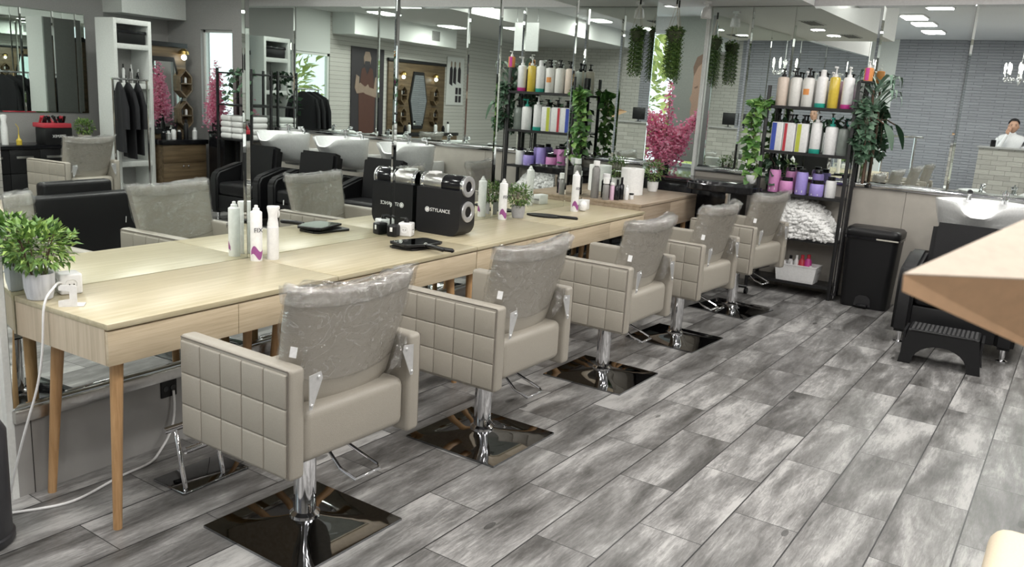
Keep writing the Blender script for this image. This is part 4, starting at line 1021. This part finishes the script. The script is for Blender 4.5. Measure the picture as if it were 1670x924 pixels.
MB().lathe([(.03, 0), (.032, .05), (.01, .08), (.008, .12)], n=18).build('flask', M_gold, o); MB().tube([(0, 0, .12), (0, 0, .2), (-.03, 0, .24)], .004, 8).build('spout', M_gold, o)
o = ob('tool_box', 'black box with white TERMIX lettering and a red brush tray, seen in the mirror', 'box', 5.98, -3.66, cz)
MB().bx(-.17, .17, -.10, .10, 0, .20, .008).build('box', M_blackp, o)
MB().bx(-.19, .16, -.12, .11, .20, .255, .01).build('red_tray', M_red, o)
text('brand_text', 'TERMIX', .05, M_white, o, face((0, .101, .10), 0, 1))
for k in range(14):
    x = -.15+.022*k; MB().tube([(x, random.uniform(-.08, .06), .255), (x+random.uniform(-.03, .03), random.uniform(-.05, .05), .33)], [.012, .017], 8).build('brush', [M_blackg, M_red][k % 3 == 0], o)
potted(0, 0, 0, 'bushy pale-green plant on the black counter by the coats, seen in the mirror', .08, .12, 420, .12, .035, M_leafA, plain('stone_pot', (.45, .42, .36), .8), (1, 1, .8), .8, (6.31, -3.56, cz))

# white open shelving with bottles; dark coats hang from its near end
t = thing('white_shelving', 'white open shelving tower with a dark box and dark bottles, seen in the mirror', 'shelving', (6.715, -3.28, 0), 0)
for x in (-.25, .235): MB().bx(x-.015, x+.03, -.18, .16, 0, 2.25, .002).build('side_panel', M_paint, t)
MB().bx(-.25, .25, -.19, -.18, 0, 2.25).build('back_panel', M_greypaint, t, smooth=False)
for z in (2.22, 1.93, 1.46, .98, .5, .06): MB().bx(-.235, .235, -.18, .158, z-.03, z+.03, .001).build('shelf_board', M_paint, t)
o = ob('storage_box', 'dark box on the top compartment of the white shelving', 'box', 6.72, -3.26, 1.962); MB().bx(-.19, .19, -.12, .12, 0, .15, .01).build('box', M_blackp, o); MB().bx(-.2, .2, -.13, .13, .12, .16, .008).build('lid', M_blackg, o)
for k in range(8):
    o = thing('dark_bottle', ['first', 'second', 'third', 'fourth', 'fifth', 'sixth', 'seventh', 'eighth'][k]+' small hair product bottle from the left in the white shelving', 'bottle', (6.55+.05*k, -3.24-.05*(k % 2), 1.49), 0, 'dark bottles in the white shelving')
    h = .13+.05*(k*7 % 3); MB().lathe([(.019, 0), (.02, h*.7), (.008, h*.8)], n=12).build('body', [M_blackg, M_greyb, M_white][k % 3], o); MB().lathe([(.009, h*.8), (.009, h)], n=10).build('cap', [M_blackp, M_white][k % 2], o)
t = thing('coat_rail', 'chrome rail carrying dark salon coats beside the white shelving', 'rail', (6.46, -2.80, -.08), 0)
MB().tube([(-.30, 0, 1.62), (.2, 0, 1.62)], .012, 12).build('bar', M_chrome, t)
for x in (-.28, .18):
    MB().tube([(x, 0, 0), (x, 0, 1.62)], .012, 10).build('pole', M_chrome, t); MB().tube([(x, -.2, .02), (x, .2, .02)], .014, 10).build('foot', M_chrome, t)
M_cloth = plain('black_cloth', (.013, .013, .016), .85)
for k, (x, a, zb) in enumerate(((-.20, 24, .78), (-.08, 20, .70), (.05, 26, .74))):
    o = thing('black_coat', ['first', 'middle', 'last'][k]+' black salon coat on the chrome rail, counted from the desk-end', 'coat', (6.46+x, -2.80, -.08), R(a), 'black salon coats')
    m = MB(); rr = []
    for z, w_, d in ((zb, .24, .030), (zb+.25, .225, .028), (1.15, .215, .028), (1.38, .225, .030), (1.50, .19, .028), (1.56, .08, .02), (1.585, .03, .012)):
        rr.append([Vector((d*math.sin(q)*(1+.3*math.sin(q*5+z*3)), w_*math.cos(q)*(1+.03*math.sin(q*4)), z)) for q in [2*PI*i/28 for i in range(28)]])
    m.rings(rr)
    m.build('cloth', M_cloth, o)
    MB().tube([(0, 0, 1.57), (0, 0, 1.60), (0, .015, 1.635), (0, -.01, 1.64)], .004, 8).build('hook', M_chrome, o)
    for sd in (-1, 1): MB().tube([(0, sd*.19, 1.48), (.02, sd*.235, 1.3), (.02, sd*.245, 1.05)], [.022, .03, .028], 12).build('sleeve', M_cloth, o)

# barber stations
def station(x0, x1, y, label, zc=.79, zt=2.10, lamps=((.17, .78),), mats=None, full=True, half=None):
    Wd = x1-x0; t = thing('barber_station', label, 'barber station', (x0, y, 0), 0)
    MB().bx(0, Wd, 0, .03, zc, zt, .001).build('back_panel', M_wal2, t)
    MB().bx(-.02, Wd+.02, 0, .05, zt, zt+.06, .002).build('top_trim', M_blackm, t)
    MB().bx(-.02, Wd+.02, 0, .42, zc-.06, zc, .003).build('worktop', M_blackg, t)
    MB().bx(0, Wd, 0, .38, .08, zc-.06, .002).build('cabinet', M_wal2, t)
    n = max(1, round(Wd/.7))
    for i in range(n):
        d = MB().bx(Wd*i/n+.004, Wd*(i+1)/n-.004, .38, .396, .10, zc-.30, .002).build('door', M_wal2, t)
        for q in (-.04, .04): MB().sph((Wd*(i+.5)/n+q, .405, zc-.34), .014, u=12, v=8).build('knob', M_chrome, d)
        MB().bx(Wd*i/n+.004, Wd*(i+1)/n-.004, .38, .396, zc-.295, zc-.065, .002).build('drawer', M_wal2, t)
    cx = Wd*(.5 if half is None else half); hh = (zt-zc)
    hexo = lambda k: [(cx+p*k, zc+.06+hh*.42+q*k) for p, q in ((-.17, -hh*.42), (.17, -hh*.42), (.31, 0), (.17, hh*.42), (-.17, hh*.42), (-.31, 0))]
    MB().poly(hexo(1), .03, 'y', Matrix.Translation((0, .03, 0))).build('mirror_frame', M_blackm, t, smooth=False)
    MB().poly(hexo(.88), .004, 'y', Matrix.Translation((0, .061, 0))).build('hexagon_mirror', M_mirror, t, smooth=False)
    for u in lamps[0]:
        x = Wd*u
        for zz in (zc+.30, zc+.72):
            for k in range(2):
                hx = [(x+.12*math.cos(R(a)), zz+.19*math.sin(R(a))) for a in range(30, 390, 60)]; hi = [(x+.10*math.cos(R(a)), zz+.165*math.sin(R(a))) for a in range(30, 390, 60)]
            m = MB(); m.rings([[Vector((a, .03, b)) for a, b in hx], [Vector((a, .13, b)) for a, b in hx], [Vector((a, .13, b)) for a, b in hi], [Vector((a, .032, b)) for a, b in hi]], True)
            m.bx(x-.10, x+.10, .03, .13, zz-.008, zz+.008); m.build('hexagon_shelf', M_wal2, t, smooth=False)
            for q in (-.04, .03): MB().lathe([(.017, 0), (.017, .06), (.008, .075)], (x+q, .08, zz+.009), 10).build('tiny_jar', M_white if q > 0 else M_blackg, t)
        MB().lathe([(.07, 0), (.06, .04), (.02, .07)], (x, .10, zc+1.10), 20).build('lamp_shade', plain('brass', (.60, .42, .15), .3, 1), t)
        MB().sph((x, .10, zc+1.06), .035, u=14, v=10).build('bulb', M_bulb, t)
    return t
station(.98, 2.92, -3.99, 'wide brown oak barber station with hexagon mirror and two brass lamps, seen twice mirrored', .80, 2.14, ((.22, .80),))
station(7.02, 7.72, -3.42, 'narrow brown oak barber station in the corner with a hexagon mirror, stand-in for a mirror image', .80, 1.98, ((.88,),), half=.455)  # solid station added in place of a reflection in a mirror panel
for k, (x, h, mt) in enumerate(((7.12, .13, M_blackg), (7.20, .11, M_silver), (7.28, .16, M_white), (7.37, .12, M_blackg), (7.48, .26, M_blackp), (7.62, .15, M_white))):
    o = thing('barber_product', ['short black pot', 'silver clipper', 'white pot', 'second black pot', 'tall black bottle', 'white tub'][k]+' on the worktop of the narrow corner station', 'bottle', (x, -3.13, .801), 0)
    MB().lathe([(.03, 0), (.031, h*.7), (.018, h*.82)], n=16).build('body', mt, o); MB().lathe([(.018, h*.8), (.018, h)], n=14).build('cap', M_white if k % 2 else M_blackg, o)
for k, (x, h, mt) in enumerate(((1.25, .22, M_white), (1.42, .14, M_blackg), (1.70, .2, M_white), (2.62, .2, M_white), (2.75, .15, M_blackg))):
    o = thing('barber_product', ['tall white bottle at the left', 'black pot at the left', 'white bottle left of centre', 'white bottle at the right', 'black pot at the right'][k]+' end of the wide barber station worktop', 'bottle', (x, -3.66, .801), 0)
    MB().lathe([(.035, 0), (.036, h*.7), (.018, h*.82)], n=16).build('body', mt, o); MB().lathe([(.02, h*.8), (.02, h)], n=14).build('cap', M_blackg, o)
# posters on the right-hand wall
M_pd = plain('poster_dark', (.03, .025, .03), .5); M_pb = plain('poster_brown', (.085, .032, .022), .6, 0, 0, 12); M_ps = plain('poster_skin', (.30, .22, .17), .6, 0, 0, 14); M_pw = plain('poster_white', (.70, .70, .68), .6)
t = thing('apron_poster', 'tall dark poster of a person in a brown apron with folded tattooed arms', 'poster', (3.05, -3.985, 0), 0)
MB().bx(0, .95, 0, .01, .72, 2.33).build('sheet', M_pd, t, smooth=False)
MB().poly([(.28, .74), (.72, .74), (.74, 1.5), (.66, 1.95), (.58, 1.98), (.50, 1.85), (.42, 1.98), (.34, 1.95), (.26, 1.5)], .002, 'y', Matrix.Translation((0, .0105, 0))).build('apron_print', M_pb, t, smooth=False)
MB().poly([(.16, 1.50), (.24, 1.44), (.55, 1.50), (.70, 1.58), (.76, 1.66), (.70, 1.70), (.58, 1.64), (.42, 1.62), (.30, 1.60), (.27, 1.80), (.18, 1.84), (.14, 1.66)], .002, 'y', Matrix.Translation((0, .013, 0))).build('arms_print', M_ps, t, smooth=False)
MB().poly([(.42, 1.60), (.50, 1.54), (.80, 1.50), (.86, 1.60), (.82, 1.84), (.73, 1.80), (.74, 1.62), (.60, 1.60), (.48, 1.68)], .002, 'y', Matrix.Translation((0, .0155, 0))).build('arm_print', M_ps, t, smooth=False)
MB().poly([(.42, 2.0), (.58, 2.0), (.61, 2.15), (.56, 2.26), (.44, 2.26), (.39, 2.15)], .002, 'y', Matrix.Translation((0, .0105, 0))).build('head_print', M_ps, t, smooth=False)
MB().poly([(.41, 2.0), (.59, 2.0), (.57, 2.09), (.43, 2.09)], .002, 'y', Matrix.Translation((0, .013, 0))).build('beard_print', M_pd, t, smooth=False)
t = thing('white_poster', 'white poster of standing people above small product pictures', 'poster', (.22, -3.985, 0), 0)
MB().bx(0, .66, 0, .01, 1.36, 2.36).build('sheet', M_pw, t, smooth=False)
for k, x in enumerate((.18, .36, .5)):
    MB().poly([(x-.06, 1.82-.03*k), (x+.06, 1.86-.03*k), (x+.055, 2.12), (x+.02, 2.16), (x-.03, 2.16), (x-.06, 2.1)], .002, 'y', Matrix.Translation((0, .0105, 0))).build('figure_print', M_pd, t, smooth=False)
    MB().poly([(x-.028, 2.16), (x+.025, 2.16), (x+.03, 2.25), (x, 2.28), (x-.03, 2.25)], .002, 'y', Matrix.Translation((0, .0105, 0))).build('face_print', M_ps, t, smooth=False)
for i in range(2):
    for j in range(2): MB().bx(.08+.13*i, .18+.13*i, .0105, .012, 1.42+.17*j, 1.56+.17*j).build('product_print', M_pd, t, smooth=False)
o = thing('wall_vent', 'grey louvred vent set in the white soffit', 'vent', (2.05, -3.498, 2.68), 0)
MB().bx(-.13, .13, 0, .012, -.09, .09, .002).build('frame', M_greypaint, o)
for k in range(7): MB().bx(-.115, .115, .012, .022, -.075+.023*k, -.067+.023*k).build('slat', M_brushed, o)
# black rack with folded towels near the corner
t = thing('towel_rack', 'black rack of folded white towels against the far wall, seen in the mirror', 'rack', (7.70, -2.28, 0), 0)
for x in (-.17, .17):
    for y in (-.30, .30): MB().bx(x-.014, x+.014, y-.014, y+.014, 0, 1.75, .002).build('post', M_blackm, t)
for z in (1.70, 1.30, .86, .42, .1): MB().bx(-.18, .18, -.31, .31, z-.02, z, .002).build('shelf_board', M_blackm, t)
for i in range(3):
    for j in range(4):
        o = thing('folded_towel', 'folded white towel, '+['bottom', 'second', 'third', 'top'][j]+' of the '+['left', 'middle', 'right'][i]+' stack on the black rack', 'towel', (7.69, -2.48+.20*i, .861+.075*j), 0, 'folded towels on the black rack')
        MB().bx(-.14, .14, -.092, .092, 0, .072, .026, seg=3).build('towel', M_green, o)
vine('rack_ivy', 'dark ivy spilling over the black towel rack, seen in the mirror', [[(7.60, -2.05, 1.75), (7.50, -2.02, 1.6), (7.5, -2.0, 1.2)], [(7.6, -2.35, 1.75), (7.50, -2.33, 1.6), (7.5, -2.36, 1.35)], [(7.6, -2.2, 1.74), (7.5, -2.2, 1.68), (7.5, -2.15, 1.4)]], M_leafD, .08, 2)
# added window and blossom, standing in for a mirror image of the street window
t = thing('window_cabinet', 'small black cabinet under the added corner window, seen in the mirror', 'cabinet', (7.76, -2.78, 0), 0)
MB().bx(-.08, .10, -.15, .15, .05, .90, .004).build('carcass', M_blackp, t); MB().bx(-.09, .105, -.155, .155, .90, .92, .003).build('top', M_blackg, t)
MB().bx(-.085, -.08, -.145, .145, .08, .88, .001).build('door', M_blackg, t)
blossom((7.70, -2.80, .921), (Vector((.0, .14, 0)),), 'smaller pink blossom bunch before the added corner window, stand-in for a mirror image', 6, 0)
# chandelier, reception, person
t = thing('chandelier', 'lit crystal chandelier hanging over the reception, seen in the far mirror', 'chandelier', (-.11, 1.14, 3.2), 0)
MB().cyl((0, 0, 0), (0, 0, -.62), .008).build('rod', M_chrome, t); MB().lathe([(.06, 0), (.05, -.03), (.01, -.05)], n=20).build('canopy', M_chrome, t)
MB().lathe([(.01, -.58), (.04, -.66), (.02, -.74), (.05, -.84), (.01, -.95)], n=16).build('stem', M_crystal, t)
for k in range(8):
    a = 2*PI*k/8; c, s_ = math.cos(a), math.sin(a)
    arm = MB().tube([(0, 0, -.82), (.10*c, .10*s_, -.88), (.20*c, .20*s_, -.84), (.22*c, .22*s_, -.76)], .008, 8).build('arm', M_crystal, t)
    MB().lathe([(.012, -.76), (.012, -.70), (.02, -.68), (.014, -.62), (.002, -.59)], (.22*c, .22*s_, 0), 10).build('candle_bulb', M_bulb, arm)
    m = MB()
    for j in range(5): m.sph((.22*c*(1-.12*j), .22*s_*(1-.12*j), -.82-.04*(j % 2)-.02), .014, (1, 1, 1.5), 8, 6)
    m.build('crystal_drops', M_crystal, arm)
t = thing('reception_desk', 'stone-clad reception desk, seen in the far mirror', 'reception desk', (-1.0, .2, 0), 0)
MB().bx(-.30, 0, -1.5, 1.42, 0, 1.22).build('stone_front', M_block, t, smooth=False)
MB().bx(-.36, .03, -1.52, 1.45, 1.22, 1.25, .003).build('counter_top', M_greypaint, t)
o = thing('desk_phone', 'small black card reader on the reception desk end', 'card reader', (-1.05, 1.42, 1.25), 0); MB().bx(-.03, .03, -.04, .04, 0, .12, .01).build('body', M_blackp, o); MB().bx(.030, .032, -.03, .03, .06, .11).build('screen', M_blackg, o)
for k, (y, lab) in enumerate(((-.35, 'black monitor facing away on the reception desk'), (.0, 'second black monitor on the reception desk'))):
    o = thing('monitor', lab, 'monitor', (-1.12, y, 1.25), R(10*k)); MB().bx(-.01, .01, -.14, .14, .05, .30, .006).build('screen', M_blackp, o); MB().lathe([(.07, 0), (.07, .008), (.012, .014), (.012, .08)], n=20).build('foot', M_blackp, o)
t = thing('handrail', 'brushed steel handrail behind the camera, seen in the far mirror', 'handrail', (.5, 0, 0), 0)
MB().bx(-.02, .02, 2.30, 3.0, 1.335, 1.365, .005).build('rail', M_chrome, t)
for y in (2.42, 2.9): MB().cyl((0, y, 0), (0, y, 1.34), .02).build('post', M_chrome, t)
# person: one continuous body
def person(loc, rz):
    t = thing('person', 'dark-haired person in a white shirt behind the reception desk, hand raised to the face', 'person', loc, rz)
    P_ = [((0, 0, .75), .17), ((0, 0, 1.0), .165), ((.01, 0, 1.22), .17), ((.01, 0, 1.34), .13), ((.02, 0, 1.42), .062), ((.03, 0, 1.47), .06),
          ((.01, .19, 1.33), .075), ((.10, .25, 1.10), .055), ((.24, .18, 1.16), .045), ((.16, .08, 1.42), .033), ((.01, -.19, 1.33), .075), ((.08, -.25, 1.10), .055), ((.25, -.15, 1.05), .045), ((.33, -.03, 1.06), .035)]
    E_ = [(0, 1), (1, 2), (2, 3), (3, 4), (4, 5), (3, 6), (6, 7), (7, 8), (8, 9), (3, 10), (10, 11), (11, 12), (12, 13)]
    me = bpy.data.meshes.new('body'); me.from_pydata([p for p, _ in P_], E_, []); o = bpy.data.objects.new('body', me); COL.objects.link(o); o.parent = t
    sk = o.modifiers.new('s', 'SKIN'); sk.use_smooth_shade = True
    for v, (_, r) in zip(me.skin_vertices[0].data, P_): v.radius = (r, r)
    me.skin_vertices[0].data[0].use_root = True
    sb = o.modifiers.new('u', 'SUBSURF'); sb.levels = sb.render_levels = 2
    me.materials.append(plain('white_shirt', (.72, .72, .74), .8))
    sk_m = plain('skin', (.50, .29, .20), .55, sss=.05)
    m = MB(); m.sph((.05, 0, 1.555), .098, (.98, .82, 1.22), 28, 20)
    for v in m.bm.verts:      # brow, nose, jaw
        p = v.co
        if p.x > .10: p.x += .016*math.exp(-((p.y/.014)**2+((p.z-1.545)/.03)**2)) - .006*math.exp(-(((abs(p.y)-.033)/.018)**2+((p.z-1.57)/.014)**2))
        if p.z < 1.52: p.y *= 1-.35*min(1, (1.52-p.z)/.1)
    m.build('head', sk_m, t, ang=180)
    m = MB()
    for sd in (-1, 1): m.sph((.04, sd*.082, 1.55), .026, (.6, .35, 1.1), 12, 8)
    m.build('ear', sk_m, t)
    m = MB(); m.sph((.028, 0, 1.60), .108, (1.02, .86, .95), 24, 16)
    m.bm.verts.ensure_lookup_table(); bmesh.ops.delete(m.bm, geom=[v for v in m.bm.verts if v.co.z < 1.585+.75*max(0, v.co.x-.03) or (v.co.x > .105 and v.co.z < 1.62)], context='VERTS')
    m.build('hair', plain('dark_hair', (.012, .010, .010), .5), t)
    for sd in (-1, 1): MB().sph((.133, sd*.033, 1.57), .009, (.5, 1, .6), 10, 6).build('eye', M_blackg, t); MB().bx(.13, .138, sd*.033-.016, sd*.033+.016, 1.59, 1.595).build('eyebrow', M_blackp, t)
    MB().bx(.128, .134, -.022, .022, 1.497, 1.503, .002).build('mouth', plain('lip', (.35, .13, .11), .5), t)
    h = MB().sph((.165, .07, 1.445), .035, (.7, .6, 1.1), 14, 10)
    for k in range(4): h.tube([(.165, .09-.017*k, 1.46), (.168, .085-.017*k, 1.50), (.158, .078-.015*k, 1.535-.006*abs(k-1)), (.145, .073-.014*k, 1.55-.006*abs(k-1))], [.0095, .009, .0085, .006], 8)
    h.tube([(.16, .095, 1.43), (.15, .10, 1.47), (.135, .092, 1.495)], [.011, .010, .008], 8); h.build('hand', sk_m, t)
    return t
person((-1.80, 1.21, .06), R(-4))

# ================================================================== ceiling fittings
PL = ['largest in the far mirror', 'second nearest in the far mirror', 'third in the far mirror', 'smallest in the far mirror', 'added over the wash chairs', 'added above the black sofa', 'added above the wrapped ottoman', 'added just behind the camera', 'added over the farthest wash chair', 'added between sofa and black counter', 'added before the wide barber station', 'added behind the photographer', 'added over the reception desk', 'added near the black counter, in the rear ceiling', 'added near the wide barber station, in the rear ceiling']
SL = ['above the nearest wash basin', 'above the black bottle shelf', 'added above the middle wash basin', 'added above the farthest wash basin', 'added above the towel rack', 'added in the low ceiling over the fourth chair', 'added in the low ceiling over the oak counter', 'added in the window niche to brighten the pink blossom']
for i, (x, y) in enumerate(PANELS):
    o = thing('panel_lamp', 'flush rectangular ceiling panel lamp '+PL[i], 'ceiling lamp', (x, y, 2.85 if y < -1.2 else 3.2), 0, 'panel lamps in the raised ceiling')
    MB().bx(-.28, .28, -.18, .18, -.02, 0, .002).build('frame', M_white, o); MB().bx(-.26, .26, -.16, .16, -.024, -.02).build('diffuser', M_lamp, o)
for i, (x, y) in enumerate(SPOTS):
    z = 2.60 if x > 8 else 2.555 if x < 6.5 else (2.85 if y < -1.2 else 3.2)
    o = thing('round_downlight', 'small round recessed downlight '+SL[i], 'ceiling lamp', (x, y, z), 0, 'round downlights')
    MB().lathe([(.09, 0), (.09, -.012), (.075, -.014)], n=24, caps=False).build('ring', M_white, o); MB().lathe([(.075, -.010), (.001, -.0101)], n=24, caps=False).build('diffuser', M_lamp, o)
for k, (x, y) in enumerate(((6.5, 2.65), (5.0, 2.60))):
    o = thing('ceiling_vent', ['dark linear vent in the low ceiling near the hanging plants', 'dark linear vent in the low ceiling over the fourth desk'][k], 'vent', (x, y, 2.555), 0)
    MB().bx(-.22, .22, -.09, .09, -.008, 0, .001).build('frame', M_ceil, o)
    for j in range(5): MB().bx(-.20, .20, -.07+.03*j, -.055+.03*j, -.012, -.008).build('slat', M_blackm, o)

o = thing('hanging_board', 'plain white board hanging from the raised ceiling, seen in the mirror above the bottle shelf', 'board', (5.0, .11, 2.67), R(0))
MB().bx(-.012, .012, -.20, .20, -.40, 0, .003).build('board', M_white, o)
for y in (-.17, .17): MB().cyl((0, y, 0), (0, y, .53), .003, n=6).build('wire', M_chrome, o)
